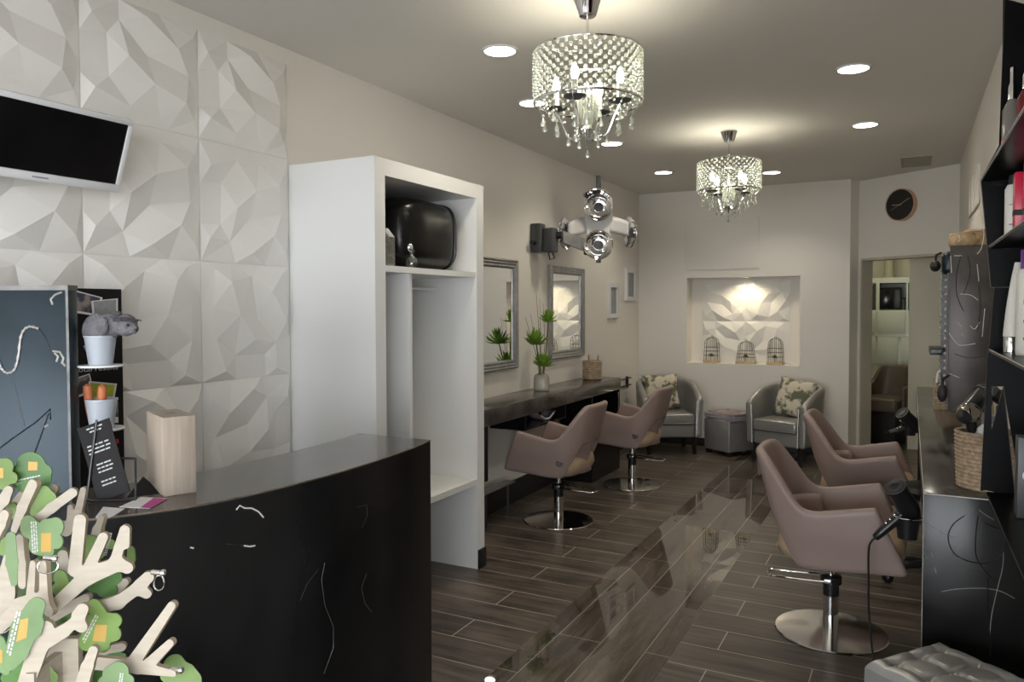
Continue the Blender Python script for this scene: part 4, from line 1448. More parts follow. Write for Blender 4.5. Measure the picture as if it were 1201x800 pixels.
def make_chair(label, loc, rz):
    t = thing('styling_chair', label, 'salon chair', loc, rz, 'mauve styling chairs')
    chair_shell().build('shell', W['vinyl'], t, mods=[('SOLIDIFY', {'thickness': 0.046, 'offset': -1}), ('SUBSURF', {'levels': 1, 'render_levels': 2})])
    b = MB()

    def seat_fn(u, v):
        a = 2 * PI * u
        e = 0.45
        cx, cy = math.copysign(abs(math.cos(a)) ** e, math.cos(a)), math.copysign(abs(math.sin(a)) ** e, math.sin(a))
        rows = [(0.0, 0.376), (0.55, 0.376), (0.80, 0.386), (0.95, 0.42), (1.0, 0.455), (0.97, 0.505), (0.88, 0.53), (0.5, 0.542), (0.0, 0.545)]
        k_ = v * (len(rows) - 1)
        i0 = min(int(k_), len(rows) - 2)
        f_ = k_ - i0
        s = rows[i0][0] * (1 - f_) + rows[i0 + 1][0] * f_
        z = rows[i0][1] * (1 - f_) + rows[i0 + 1][1] * f_
        return (0.245 * cx * s, 0.045 + 0.285 * cy * s, z)
    b.grid(seat_fn, 40, 9, cu=True)
    b.build('seat_cushion', W['tan'], t, angle=60)
    b = MB()

    def pan(u, v):
        ph = (u - 0.5) * PI * 0.9
        rr = 0.225 - 0.02 * math.sin(v * PI)
        z = 0.40 + v * 0.235
        return (1.02 * rr * math.sin(ph), -0.02 - rr * math.cos(ph) * 0.93 - 0.025 * v * v, z)
    b.grid(pan, 20, 7)
    b.build('lumbar_liner', [W['tan'], W['vinyl']], t, mods=[('SOLIDIFY', {'thickness': 0.02, 'material_offset': 1, 'material_offset_rim': 1})])
    b = MB()
    b.grid(lambda u, v: (pan(u, v)[0] * 0.87, -0.02 + (pan(u, v)[1] + 0.02) * 0.87, 0.44 + v * 0.205), 20, 7)
    b.build('inner_pad', W['vinyl'], t, mods=[('SOLIDIFY', {'thickness': 0.01})])
    for s in (-1,):
        b = MB()
        b.M = Matrix.Translation((s * 0.262, -0.125, 0.50)) @ Matrix.Rotation(R(90), 4, 'Y') @ Matrix.Rotation(R(s * 25), 4, 'X')
        b.lathe([(0.001, -0.006), (0.024, -0.006), (0.027, 0.0), (0.024, 0.006), (0.001, 0.006)], seg=20, cap=False)
        b.build('side_button', W['toggle'], t)
    MB().box(-0.10, 0.10, -0.10, 0.12, 0.352, 0.374, 0.004).build('seat_plate', W['black'], t)
    b = MB()
    b.lathe([(0.001, 0.0), (0.262, 0.0), (0.264, 0.006), (0.260, 0.011), (0.18, 0.017), (0.06, 0.022), (0.001, 0.022)], seg=64, cap=False)
    b.build('base_disc', W['brushed'], t)
    b = MB()
    b.lathe([(0.001, 0.018), (0.036, 0.018), (0.036, 0.21), (0.001, 0.21)], seg=28, cap=False)
    b.build('column', W['chrome'], t)
    part_label(MB().lathe([(0.001, 0.19), (0.0375, 0.19), (0.0375, 0.245), (0.05, 0.25), (0.05, 0.285), (0.03, 0.29), (0.001, 0.29)], seg=28, cap=False).build('collar', W['black'], t), 'black collar')
    MB().lathe([(0.001, 0.28), (0.018, 0.28), (0.018, 0.355), (0.001, 0.355)], seg=20, cap=False).build('piston', W['chrome'], t)
    b = MB()
    b.tube([(0.055, -0.02, 0.268), (0.055, -0.12, 0.262), (0.050, -0.27, 0.256), (0.035, -0.30, 0.255), (-0.035, -0.30, 0.255), (-0.050, -0.27, 0.256), (-0.055, -0.12, 0.262), (-0.055, -0.02, 0.268)], 0.006, 8)
    b.box(-0.06, 0.06, -0.03, 0.01, 0.258, 0.280, 0.004)
    b.build('pump_lever', W['chrome'], t)
    return t


ch = make_chair('mauve styling chair in the foreground facing the right-hand counter', (-0.335, 4.064, 0), R(-90))
dup(ch, (-0.275, 5.46, 0), R(-90), 'mauve styling chair at the right-hand counter, behind the foreground one')
dup(ch, (-2.355, 5.265, 0), R(90), 'mauve styling chair at the left counter closest to the wardrobe')
dup(ch, (-2.235, 6.64, 0), R(88), 'mauve styling chair at the left counter close to the silver armchair')


# ------------------------------------------------------------------ waiting corner: tub chairs, ottoman
def make_tub(label, loc, rz):
    t = thing('tub_armchair', label, 'armchair', loc, rz, 'silver tub armchairs')

    def fn(u, v):
        w, yf, yc, yb = 0.325, 0.28, -0.02, -0.315
        s = abs(u * 2 - 1)
        sgn = 1 if u < 0.5 else -1
        if s > 0.42:
            q = (s - 0.42) / 0.58
            x, y, ph = sgn * w, yc + (yf - yc) * q, 0.0
        else:
            p_ = (1 - s / 0.42) * PI / 2
            x, y, ph = sgn * w * max(0.0, math.cos(p_)) ** 0.8, yc - (yc - yb) * math.sin(p_) ** 0.8, p_ / (PI / 2)
        q = max(0.0, (s - 0.42) / 0.58)
        zt = 0.635 + 0.21 * (1 - s) ** 0.8 * (1 - 0.0) - 0.02 * q
        z = 0.19 + (zt - 0.19) * v
        fl = 1 + 0.06 * v * v
        return (x * fl, y * (fl if y < 0 else 1), z)
    b = MB()
    b.grid(fn, 41, 8)
    b.build('tub_shell', W['silver'], t, mods=[('SOLIDIFY', {'thickness': 0.075, 'offset': -1}), ('SUBSURF', {'levels': 1, 'render_levels': 2})])
    b = MB()
    b.box(-0.25, 0.25, -0.22, 0.265, 0.19, 0.335, 0.02, 3)
    b.build('apron', W['silver'], t)
    b = MB()
    b.box(-0.245, 0.245, -0.24, 0.30, 0.335, 0.455, 0.035, 4)
    b.build('seat_cushion', W['silver'], t)
    b = MB()
    b.tube([(-0.24, 0.302, 0.352), (0.24, 0.302, 0.352)], 0.004, 6)
    b.tube([(-0.24, 0.302, 0.440), (0.24, 0.302, 0.440)], 0.004, 6)
    b.build('piping', W['silver'], t)
    for sx_ in (-1, 1):
        b = MB()
        b.tube([(sx_ * 0.252, 0.286, 0.20), (sx_ * 0.256, 0.290, 0.45), (sx_ * 0.262, 0.288, 0.60)], 0.006, 8)
        b.build('arm_piping', mat('pale_piping', (0.55, 0.54, 0.52), 0.3, 0.4), t)
        for y in (0.22, -0.22):
            b = MB()
            b.tube([(sx_ * 0.25, y, 0.20), (sx_ * 0.25, y * 1.0, 0.10), (sx_ * 0.255, y * 1.05, 0.0)], [0.034, 0.028, 0.022], 4)
            b.build('leg', W['wood_leg'], t)
    return t


TL = (-2.43, 8.43, 0)
TR = (-1.13, 8.44, 0)
tb = make_tub('silver tub armchair in the left back corner', TL, R(180 + 30))
dup(tb, TR, R(180 - 20), 'silver tub armchair under the right half of the niche')


def cushion(label, loc, rz, lean, roll):
    b = MB()

    def fn(u, v, s):
        x, y = (u - 0.5) * 2, (v - 0.5) * 2
        h = (max(0, 1 - x ** 4) * max(0, 1 - y ** 4)) ** 0.55
        pin = 1 - 0.07 * (1 - abs(x)) * abs(y) ** 3
        pin2 = 1 - 0.07 * (1 - abs(y)) * abs(x) ** 3
        return (0.205 * x * pin2, s * 0.065 * h, 0.205 * y * pin)
    b.grid(lambda u, v: fn(u, v, 1), 22, 22)
    b.grid(lambda u, v: fn(u, v, -1), 22, 22)
    bmesh.ops.remove_doubles(b.bm, verts=b.bm.verts[:], dist=0.0005)
    o = b.build('leaf_cushion', W['cream'], None, loc=loc, angle=80)
    o.rotation_euler = (R(lean), R(roll), rz)
    tag(o, label, 'cushion', 'leaf-print cushions on the armchairs')


def tub_pt(base, rz, x, y, z):
    return Matrix.Translation(base) @ Matrix.Rotation(rz, 4, 'Z') @ Vector((x, y, z))


cushion('cream leaf-print cushion in the left corner armchair', tub_pt(TL, R(210), 0.04, -0.115, 0.655), R(30), -16, -3)
cushion('cream leaf-print cushion in the armchair under the niche', tub_pt(TR, R(160), -0.01, -0.115, 0.655), R(-20), -16, 7)

tab = thing('footstool_cube', 'plain silver cube stool between the two armchairs', 'footstool', (-1.775, 8.60, 0), R(-33))
b = MB()
b.box(-0.19, 0.19, -0.19, 0.19, 0.045, 0.385, 0.014, 3)
b.build('padded_body', W['silver'], tab)
MB().box(-0.192, 0.192, -0.192, 0.192, 0.362, 0.368, 0.003).build('lid_seam', W['silver'], tab)
for x in (-0.15, 0.15):
    for y in (-0.15, 0.15):
        MB().box(x - 0.025, x + 0.025, y - 0.025, y + 0.025, 0, 0.046, 0.004).build('foot', W['wood_leg'], tab)
zz = 0.3855
cols = [(0.40, 0.32, 0.33), (0.30, 0.27, 0.34), (0.44, 0.41, 0.43), (0.36, 0.30, 0.31), (0.42, 0.36, 0.38), (0.40, 0.28, 0.24)]
lbls = ['magazine lying at the bottom of the stack on the cube stool', 'magazine lying second from the bottom of the stack', 'magazine in the lower middle of the stack on the stool', 'magazine in the upper middle of the stack on the stool', 'magazine lying second from the top of the stack', 'open-covered magazine on top of the stack on the cube stool']
for i in range(6):
    o_ = thing('magazine', lbls[i], 'magazine', (-1.775 + random.uniform(-0.02, 0.02), 8.59 + random.uniform(-0.015, 0.015), zz), R(-33 + random.uniform(-9, 9)), 'magazines on the cube stool')
    h_ = 0.0125
    MB().box(-0.20, 0.20, -0.145, 0.145, 0.001, h_ - 0.001).build('pages', W['pages'], o_, smooth=False)
    cv = mat('cover_%s' % 'abcdef'[i], cols[i], 0.35, col2=tuple(c * 0.35 for c in cols[i]), scale=8 + i, thresh=(0.45, 0.6))
    b = MB()
    b.box(-0.202, 0.202, -0.147, 0.147, 0, 0.001).box(-0.202, 0.202, -0.147, 0.147, h_ - 0.001, h_).box(-0.203, -0.202, -0.147, 0.147, 0, h_)
    b.build('cover', cv, o_, smooth=False)
    zz += h_ + 0.0003

# ------------------------------------------------------------------ niche: birdcages and spot
def birdcage(label, x, w, h, dome, green):
    t = thing('birdcage', label, 'birdcage', (x, 9.01, NZ0), 0, 'wire birdcages in the niche')
    MB().box(-w / 2 - 0.006, w / 2 + 0.006, -0.06, 0.06, 0, 0.026, 0.003).build('wooden_base', W['cagewood'], t)
    b = MB()
    tw = w * (0.76 if dome else 0.86)

    def outline(s, y):       # an arch across x at depth y
        pts = []
        zz_ = h - tw / 2
        for i in range(13):
            a = PI * i / 12
            pts.append((s * 0 + -math.cos(a) * tw / 2 * 1.0, y, zz_ + math.sin(a) * tw / 2 * (0.9 if dome else 1.0)))
        return [(-w / 2, y, 0.026)] + pts + [(w / 2, y, 0.026)]
    for y in (-0.05, 0.05):
        b.tube(outline(1, y), 0.0032, 6)
        for fx in (-0.3, 0.0, 0.3):
            top = h - tw / 2 + math.sqrt(max(0, 1 - (2 * fx) ** 2)) * tw / 2 * (0.9 if dome else 1)
            b.tube([(fx * w, y, 0.026), (fx * tw, y, top)], 0.0024, 6)
        for fz in (0.3, 0.55, 0.78):
            zz_ = 0.026 + fz * (h - tw / 2 - 0.026)
            hw = (w / 2) + (tw / 2 - w / 2) * fz
            b.tube([(-hw, y, zz_), (hw, y, zz_)], 0.0024, 6)
    for fz in (0.3, 0.55, 0.78, 1.0):
        zz_ = 0.026 + fz * (h - tw / 2 - 0.026)
        hw = (w / 2) + (tw / 2 - w / 2) * fz
        for s in (-1, 1):
            b.tube([(s * hw, -0.05, zz_), (s * hw, 0.05, zz_)], 0.0024, 6)
    for a in (0.35, 0.5, 0.65):
        xx, zz_ = -math.cos(PI * a) * tw / 2, h - tw / 2 + math.sin(PI * a) * tw / 2 * (0.9 if dome else 1)
        b.tube([(xx, -0.05, zz_), (xx, 0.05, zz_)], 0.0024, 6)
    b.tube([(0, 0, h + 0.012 + 0.012 * math.sin(q)) if False else (0.012 * math.cos(q), 0, h + 0.008 + 0.012 * math.sin(q)) for q in [2 * PI * i / 12 for i in range(12)]], 0.002, 6, closed=True)
    b.build('wire_cage', W['wire'], t)
    p_ = thing('potted_succulent', green, 'plant', (x - 0.005, 9.01, NZ0 + 0.0263), 0, 'small plants inside the birdcages')
    MB().lathe([(0.001, 0), (0.024, 0), (0.030, 0.05), (0.026, 0.05), (0.022, 0.01), (0.001, 0.01)], seg=16, cap=False).build('pot', W['bottlewhite'], p_)
    b = MB()
    rr = random.Random(green)
    for i in range(22):
        a, el = rr.uniform(0, 2 * PI), rr.uniform(R(10), R(85))
        d = Vector((math.cos(a) * math.cos(el), math.sin(a) * math.cos(el), math.sin(el)))
        b.tube([Vector((0, 0, 0.045)), Vector((0, 0, 0.05)) + d * 0.02, Vector((0, 0, 0.05)) + d * 0.036], [0.004, 0.008, 0.002], 6)
    b.build('leaves', W['plant'], p_)


birdcage('slim wire birdcage at the left of the niche', -2.062, 0.165, 0.30, False, 'little green plant in the left birdcage')
birdcage('wide domed wire birdcage in the middle of the niche', -1.672, 0.205, 0.265, True, 'little dark green plant in the middle birdcage')
birdcage('slim wire birdcage at the right of the niche', -1.348, 0.165, 0.30, False, 'little green plant in the right birdcage')
sp = thing('niche_spotlight', 'small round spotlight set in the top of the niche', 'spotlight', (-1.68, 9.03, NZ1))
MB().lathe([(0.028, 0.0), (0.04, 0.0), (0.04, -0.006), (0.028, -0.010)], seg=24, cap=False).build('trim_ring', W['chrome'], sp)
MB().lathe([(0.001, -0.003), (0.028, -0.003), (0.028, -0.005), (0.001, -0.005)], seg=20, cap=False).build('lens', W['lens'], sp)

# access panel above the niche
ap = thing('access_panel', 'flush off-white rectangular access panel above the niche', 'panel', (-2.352, YB, 2.072))
MB().box(0, 0.82, -0.012, -0.001, 0, 0.565, 0.002).build('panel_board', W['wall'], ap)
b = MB()
b.box(-0.012, 0, -0.016, -0.001, -0.012, 0.577).box(0.82, 0.832, -0.016, -0.001, -0.012, 0.577).box(0, 0.82, -0.016, -0.001, -0.012, 0).box(0, 0.82, -0.016, -0.001, 0.565, 0.577)
b.build('panel_frame', W['wall'], ap, smooth=False)

# wall-mounted radiator rail near the left armchair
rl = thing('wall_rail', 'thin dark double rail on the left wall beside the corner armchair', 'rail', (XL, 7.45, 0.0))
b = MB()
for z in (0.80, 0.72):
    b.tube([(0.03, 0, z), (0.03, 1.1, z)], 0.008, 8)
b.build('bar', W['matteblack'], rl)
b = MB()
for y in (0.6, 1.0):
    b.box(0.001, 0.03, y, y + 0.02, 0.70, 0.82)
b.build('mount', W['matteblack'], rl, smooth=False)

# ------------------------------------------------------------------ wall clock, vents
ca = Vector((-0.083, 8.816, 2.665))
nrm = Vector((math.sin(ANG), -math.cos(ANG), 0))
ck = thing('wall_clock', 'round black clock with a pale wooden rim over the doorway', 'clock', ca + nrm * 0.002, ANG)
b = MB()
b.M = Matrix.Rotation(R(90), 4, 'X')
b.lathe([(0.001, 0), (0.165, 0), (0.165, 0.05), (0.155, 0.05), (0.155, 0.006), (0.001, 0.006)], seg=48, cap=False)
b.build('wooden_rim', W['clockwood'], ck)
b = MB()
b.M = Matrix.Rotation(R(90), 4, 'X')
b.lathe([(0.001, 0.007), (0.155, 0.007), (0.155, 0.046), (0.001, 0.046)], seg=48, cap=False)
b.build('clock_face', W['clockblack'], ck)
for nm, ang, ln, wd in (('hour_hand', 178, 0.085, 0.004), ('minute_hand', 27, 0.12, 0.003), ('second_hand', 205, 0.11, 0.0012)):
    b = MB()
    b.M = Matrix.Translation((0, -0.048, 0)) @ Matrix.Rotation(-R(ang), 4, 'Y')
    b.box(-0.02, ln, -0.0015, 0.0015, -wd, wd)
    b.build(nm, W['gold'], ck, smooth=False)

vt = thing('ceiling_vent', 'rectangular grey air vent in the ceiling near the clock', 'vent', (0.03, 8.1, ZC))
b = MB()
b.box(-0.125, 0.125, -0.27, -0.25, -0.012, 0).box(-0.125, 0.125, 0.25, 0.27, -0.012, 0).box(-0.125, -0.105, -0.25, 0.25, -0.012, 0).box(0.105, 0.125, -0.25, 0.25, -0.012, 0)
b.build('vent_frame', W['ventgrey'], vt, smooth=False)
b = MB()
for i in range(11):
    yy = -0.24 + i * 0.048
    b.box(-0.105, 0.105, yy - 0.016, yy + 0.016, -0.010, -0.006)
b.box(-0.105, 0.105, -0.25, 0.25, -0.002, 0)
b.build('vent_slats', W['ventgrey'], vt, smooth=False)

wp = thing('wall_box', 'narrow white ribbed box on the right wall above the straw tubs', 'wall box', (XR, 6.0, 2.26))
MB().box(-0.014, -0.001, 0, 0.94, 0.05, 0.32, 0.004).build('box_body', W['wall'], wp)
b = MB()
for yy in (0.25, 0.5, 0.75):
    b.box(-0.018, -0.014, yy, yy + 0.03, 0.06, 0.31)
b.build('rib', W['wall'], wp, smooth=False)

# ------------------------------------------------------------------ ceiling lights
DL = [((-1.945, 3.593), 'recessed ceiling light left of the large chandelier'),
      ((-2.249, 4.60), 'recessed ceiling light seen at the lower edge of the large chandelier'),
      ((-2.216, 6.037), 'recessed ceiling light just right of the large chandelier drops'),
      ((-2.228, 7.569), 'recessed ceiling light left of the small chandelier, deepest on that side'),
      ((-0.306, 4.808), 'recessed ceiling light on the right, largest of the right-hand ones'),
      ((-0.316, 6.32), 'recessed ceiling light on the right, second along that row'),
      ((-1.262, 8.091), 'recessed ceiling light just right of the small chandelier'),
      ]


def spot_lamp(name, loc, energy, size, col, blend=0.6, rot=(0, 0, 0), rad=0.05):
    l = bpy.data.lights.new(name, 'SPOT')
    l.energy = energy
    l.spot_size = R(size)
    l.spot_blend = blend
    l.color = col
    l.shadow_soft_size = rad
    o = bpy.data.objects.new(name, l)
    o.location = loc
    o.rotation_euler = rot
    C.objects.link(o)
    return o


first = None
for (x, y), lb in DL:
    if first is None:
        t = thing('recessed_downlight', lb, 'ceiling light', (x, y, ZC), 0, 'recessed ceiling lights')
        MB().lathe([(0.083, 0), (0.096, 0), (0.096, -0.006), (0.083, -0.008)], seg=36, cap=False).build('trim_ring', W['tvwhite'], t)
        MB().lathe([(0.001, -0.003), (0.083, -0.003), (0.083, -0.0055), (0.001, -0.0055)], seg=36, cap=False).build('lens', W['lens'], t)
        first = t
    else:
        dup(first, (x, y, ZC), 0, lb)
    spot_lamp('downlight_beam', (x, y, ZC - 0.02), 26, 125, (1.0, 0.90, 0.74))


def chandelier(label, x, y, turn):
    t = thing('chandelier', label, 'chandelier', (x, y, ZC), 0, 'crystal drum chandeliers')
    MB().lathe([(0.001, 0), (0.062, 0), (0.064, -0.01), (0.060, -0.014), (0.040, -0.078), (0.036, -0.084), (0.001, -0.085)], seg=32, cap=False).build('ceiling_canopy', W['chrome'], t)
    MB().tube([(0, 0, -0.08), (0, 0, -0.62)], 0.006, 10).build('rod', W['chrome'], t)
    RD, ZT, ZB = 0.236, -0.243, -0.462
    sh = MB()
    for z in (ZT, ZB):
        sh.tube([(RD * math.cos(2 * PI * k / 64), RD * math.sin(2 * PI * k / 64), z) for k in range(64)], 0.006, 8, closed=True)
    for a in range(4):
        aa = a * PI / 2 + PI / 4
        sh.tube([(0, 0, ZT), (RD * math.cos(aa), RD * math.sin(aa), ZT)], 0.003, 6)
    shade = sh.build('shade_frame', W['chrome'], t)
    NC, NR = 36, 11
    b = MB()
    for r_ in range(NR):
        z = ZT - 0.012 - (ZT - ZB - 0.024) * r_ / (NR - 1)
        for k in range(NC):
            a = 2 * PI * (k + 0.5 * (r_ % 2)) / NC
            b.ball((RD * math.cos(a), RD * math.sin(a), z), 0.0092, 8, 5)
    b.build('crystal_beads', W['crystal'], shade)
    b = MB()
    for k in range(NC):
        for dr in (-1, 1):
            pts = []
            for r_ in range(NR):
                z = ZT - 0.012 - (ZT - ZB - 0.024) * r_ / (NR - 1)
                a = 2 * PI * (k + 0.5 * dr * r_) / NC
                pts.append(((RD) * math.cos(a), (RD) * math.sin(a), z))
            b.tube(pts, 0.0011, 4)
    b.build('bead_wires', W['shadewire'], shade)
    MB().lathe([(0.001, -0.56), (0.02, -0.565), (0.03, -0.58), (0.02, -0.60), (0.012, -0.615), (0.006, -0.63), (0.001, -0.635)], seg=20, cap=False).build('lower_hub', W['chrome'], t)
    MB().lathe([(0.001, -0.50), (0.02, -0.50), (0.028, -0.53), (0.02, -0.56), (0.001, -0.56)], seg=20, cap=False).build('glass_hub', W['crystal'], t)
    for k in range(4):
        a = PI / 2 * k + R(turn)
        c, s = math.cos(a), math.sin(a)
        pts = []
        for q in range(11):
            u = q / 10
            r_ = 0.015 + 0.135 * u
            z = -0.575 - 0.038 * math.sin(PI * min(1, u * 1.25)) + (0.10 * max(0, u - 0.55) ** 1.3 * 2.6)
            pts.append((c * r_, s * r_, z))
        e = pts[-1]
        arm = MB().tube(pts, 0.0055, 8).build('arm', W['chrome'], t)
        MB().lathe([(0.001, 0), (0.02, 0.002), (0.048, 0.012), (0.05, 0.016), (0.02, 0.010), (0.001, 0.010)], e, 24, cap=False).build('drip_pan', W['grey'], arm)
        MB().lathe([(0.001, 0.01), (0.013, 0.01), (0.013, 0.085), (0.001, 0.085)], e, 16, cap=False).build('candle_sleeve', W['bottlewhite'], arm)
        MB().lathe([(0.001, 0.085), (0.010, 0.087), (0.0175, 0.108), (0.015, 0.130), (0.006, 0.152), (0.001, 0.158)], e, 16, cap=False).build('bulb', W['bulb'], arm)
    proto = []

    def drop(x_, y_, z_, ln):
        if not proto:
            d_ = MB()
            d_.tube([(0, 0, 0), (0, 0, -0.02)], 0.0010, 4)
            d_.ball((0, 0, -0.026), 0.0065, 8, 6)
            d_.lathe([(0.0006, -0.032), (0.005, -0.045), (0.0115, -0.062), (0.008, -0.072), (0.0006, -0.074)], (0, 0, 0), 8, cap=False)
            proto.append(d_.build('crystal_drop', W['crystal'], t, (x_, y_, z_)))
        else:
            c_ = proto[0].copy()
            C.objects.link(c_)
            c_.parent = t
            c_.location = (x_, y_, z_)
    for k in range(12):
        a = 2 * PI * k / 12 + 0.1
        drop(0.20 * math.cos(a), 0.20 * math.sin(a), -0.50, 0.036)
    for k in range(8):
        a = 2 * PI * k / 8
        drop(0.145 * math.cos(a), 0.145 * math.sin(a), -0.525, 0.04)
    for k in range(6):
        a = 2 * PI * k / 6 + 0.3
        drop(0.085 * math.cos(a), 0.085 * math.sin(a), -0.575, 0.042)
    drop(0, 0, -0.632, 0.03)
    b = MB()
    for k in range(12):
        a = 2 * PI * k / 12 + 0.1
        b.tube([(0.235 * math.cos(a), 0.235 * math.sin(a), -0.462), (0.20 * math.cos(a), 0.20 * math.sin(a), -0.50)], 0.0012, 4)
    for k in range(24):
        a = 2 * PI * k / 24
        for z in (-0.45, -0.475, -0.50):
            b.ball((0.17 * math.cos(a) * (1 - (z + 0.5) * -2), 0.17 * math.sin(a), z - 0.012), 0.006, 6, 4)
    for k in range(20):
        a = 2 * PI * k / 20
        b.lathe([(0.0006, 0), (0.003, -0.01), (0.003, -0.13), (0.0006, -0.14)], (0.045 * math.cos(a), 0.045 * math.sin(a), -0.40), 6, cap=False)
    b.build('crystal_fringe', W['crystal'], t)
    l = bpy.data.lights.new('chandelier_glow', 'POINT')
    l.energy = 9
    l.color = (1.0, 0.92, 0.70)
    l.shadow_soft_size = 0.06
    o = bpy.data.objects.new('chandelier_glow', l)
    o.location = (x, y, ZC - 0.34)
    C.objects.link(o)
    return t


chandelier('large crystal drum chandelier hanging in front of the wardrobe', -1.275, 3.165, 1)
chandelier('far crystal drum chandelier hanging before the niche wall', -1.262, 6.05, 47)

# ------------------------------------------------------------------ right side
XRC = 0.052
rc = thing('wall_counter', 'long black counter along the right wall with scratched end panel', 'counter', (0, 0, 0))
MB().box(XRC, XR - 0.002, 3.27, 7.6, 0.80, 0.918, 0.002).build('counter_top', W['topsteel'], rc)
MB().box(XRC, XR - 0.002, 3.250, 3.270, 0.0, 0.916, 0.001).build('end_panel', W['lacquer'], rc)
MB().box(XRC + 0.02, XR - 0.002, 3.271, 3.30, 0.0, 0.80).build('end_support', W['lacquer'], rc, smooth=False)
MB().box(XRC + 0.02, XR - 0.002, 7.57, 7.6, 0.0, 0.80).build('far_support', W['lacquer'], rc, smooth=False)
b = MB()
b.tube([(XRC - 0.001, 3.2492, 0.9165), (XR - 0.004, 3.2492, 0.9165)], 0.0018, 6)
b.tube([(XRC, 3.2492, 0.917), (XRC, 7.6, 0.917)], 0.0014, 6)
b.tube([(XRC, 3.2492, 0.917), (XRC, 3.2492, 0.3)], 0.0009, 6)
b.build('bare_edge', W['scratch'], rc)


def end_marks(name, paths, r, mt):
    b = MB()
    for pth in paths:
        pts = smooth_curve(pth, 4)
        b.tube([at(p.x, p.y, 1, 3.2495) for p in pts], r, 6)
    b.build(name, mt, rc)


end_marks('scratch_markings', [[(1085, 612), (1095, 619), (1108, 626), (1122, 630)], [(1104, 694), (1122, 691), (1150, 690), (1172, 693), (1190, 702)], [(1177, 645), (1176, 665), (1170, 690), (1163, 722), (1161, 745)],
                            [(1096, 665), (1098, 672)], [(1084, 648), (1087, 655)], [(1148, 598), (1156, 604), (1166, 610)], [(1174, 601), (1182, 600), (1190, 603)], [(1092, 648), (1094, 655)]], 0.0011, mat('dull_scratch', (0.32, 0.31, 0.30), 0.4, 0.3))
end_marks('dark_markings', [[(1131, 605), (1118, 615), (1112, 630), (1118, 648), (1135, 658), (1160, 660), (1178, 645), (1176, 618)], [(1147, 605), (1144, 635), (1146, 655), (1158, 672), (1166, 680)], [(1158, 680), (1160, 730), (1162, 770)], [(1155, 613), (1172, 620), (1187, 612), (1176, 604)]], 0.0022, W['darkmark'])

# mirror box with steel end over the counter
mb_ = thing('mirror_box', 'tall brown-grey steel mirror box on the right wall above the counter', 'mirror box', (0, 0, 0))
BX, BY0, BY1, BZ0, BZ1 = 0.190, 4.86, 5.78, 1.045, 1.957
b = MB()
b.box(BX, XR - 0.002, BY0, BY0 + 0.02, BZ0, BZ1, 0.001)
b.build('end_panel', W['greysteel'], mb_)
b = MB()
b.box(BX + 0.01, XR - 0.002, BY0 + 0.02, BY1, BZ0 + 0.01, BZ1 - 0.01)
b.build('box_body', W['matteblack'], mb_, smooth=False)
MB().box(BX + 0.002, BX + 0.0095, BY0 + 0.12, BY1 - 0.12, BZ0 + 0.12, BZ1 - 0.12).build('mirror_glass', W['mirror'], mb_, smooth=False)
b = MB()
b.box(BX - 0.012, BX + 0.0095, BY0 + 0.03, BY0 + 0.12, BZ0 + 0.03, BZ1 - 0.03)
b.box(BX - 0.012, BX + 0.0095, BY1 - 0.12, BY1 - 0.03, BZ0 + 0.03, BZ1 - 0.03)
b.box(BX - 0.012, BX + 0.0095, BY0 + 0.12, BY1 - 0.12, BZ0 + 0.03, BZ0 + 0.12)
b.box(BX - 0.012, BX + 0.0095, BY0 + 0.12, BY1 - 0.12, BZ1 - 0.12, BZ1 - 0.03)
b.build('studded_frame', W['grey'], mb_, smooth=False)
b = MB()
for i in range(20):
    for yy in (BY0 + 0.055, BY0 + 0.095, BY1 - 0.075):
        b.ball((BX - 0.012, yy, BZ0 + 0.06 + i * (BZ1 - BZ0 - 0.12) / 19), 0.011, 8, 6)
b.build('frame_studs', mat('pale_stud', (0.45, 0.40, 0.38), 0.35, 0.3), mb_)
b = MB()
b.box(0.108, BX - 0.012, 5.35, 5.70, 1.325, 1.365, 0.004)
b.build('ledge', W['black'], mb_)
b = MB()
b.box(0.150, 0.30, BY0 + 0.021, BY0 + 0.16, 1.80, 1.925, 0.03, 4)
b.build('padded_block', W['bluesteel'], mb_)


def bx_marks(name, paths, r, mt):
    b = MB()
    for pth in paths:
        pts = smooth_curve(pth, 4)
        b.tube([at(p.x, p.y, 1, BY0 - 0.0003) for p in pts], r, 6)
    b.build(name, mt, mb_)


bx_marks('scratch_markings', [[(1124, 275), (1126, 281), (1123, 284)], [(1153, 267), (1154, 275), (1151, 291), (1146, 298)], [(1119, 300), (1128, 300)], [(1113, 391), (1118, 398), (1126, 405), (1144, 403)], [(1138, 382), (1143, 386), (1149, 378)], [(1126, 345), (1138, 346), (1147, 352)],
                          [(1155, 362), (1154, 372), (1152, 395)], [(1146, 310), (1148, 330)], [(1124, 378), (1128, 384)], [(1113, 438), (1125, 443)], [(1115, 300), (1116, 320)], [(1128, 391), (1130, 395)], [(1146, 270), (1153, 268)]], 0.0018, W['scratch'])
bx_marks('dark_markings', [[(1127, 300), (1122, 320), (1122, 345), (1130, 365)], [(1148, 335), (1150, 360), (1146, 390)], [(1120, 415), (1135, 420), (1155, 418)], [(1135, 300), (1138, 320), (1130, 345)]], 0.0022, W['matteblack'])

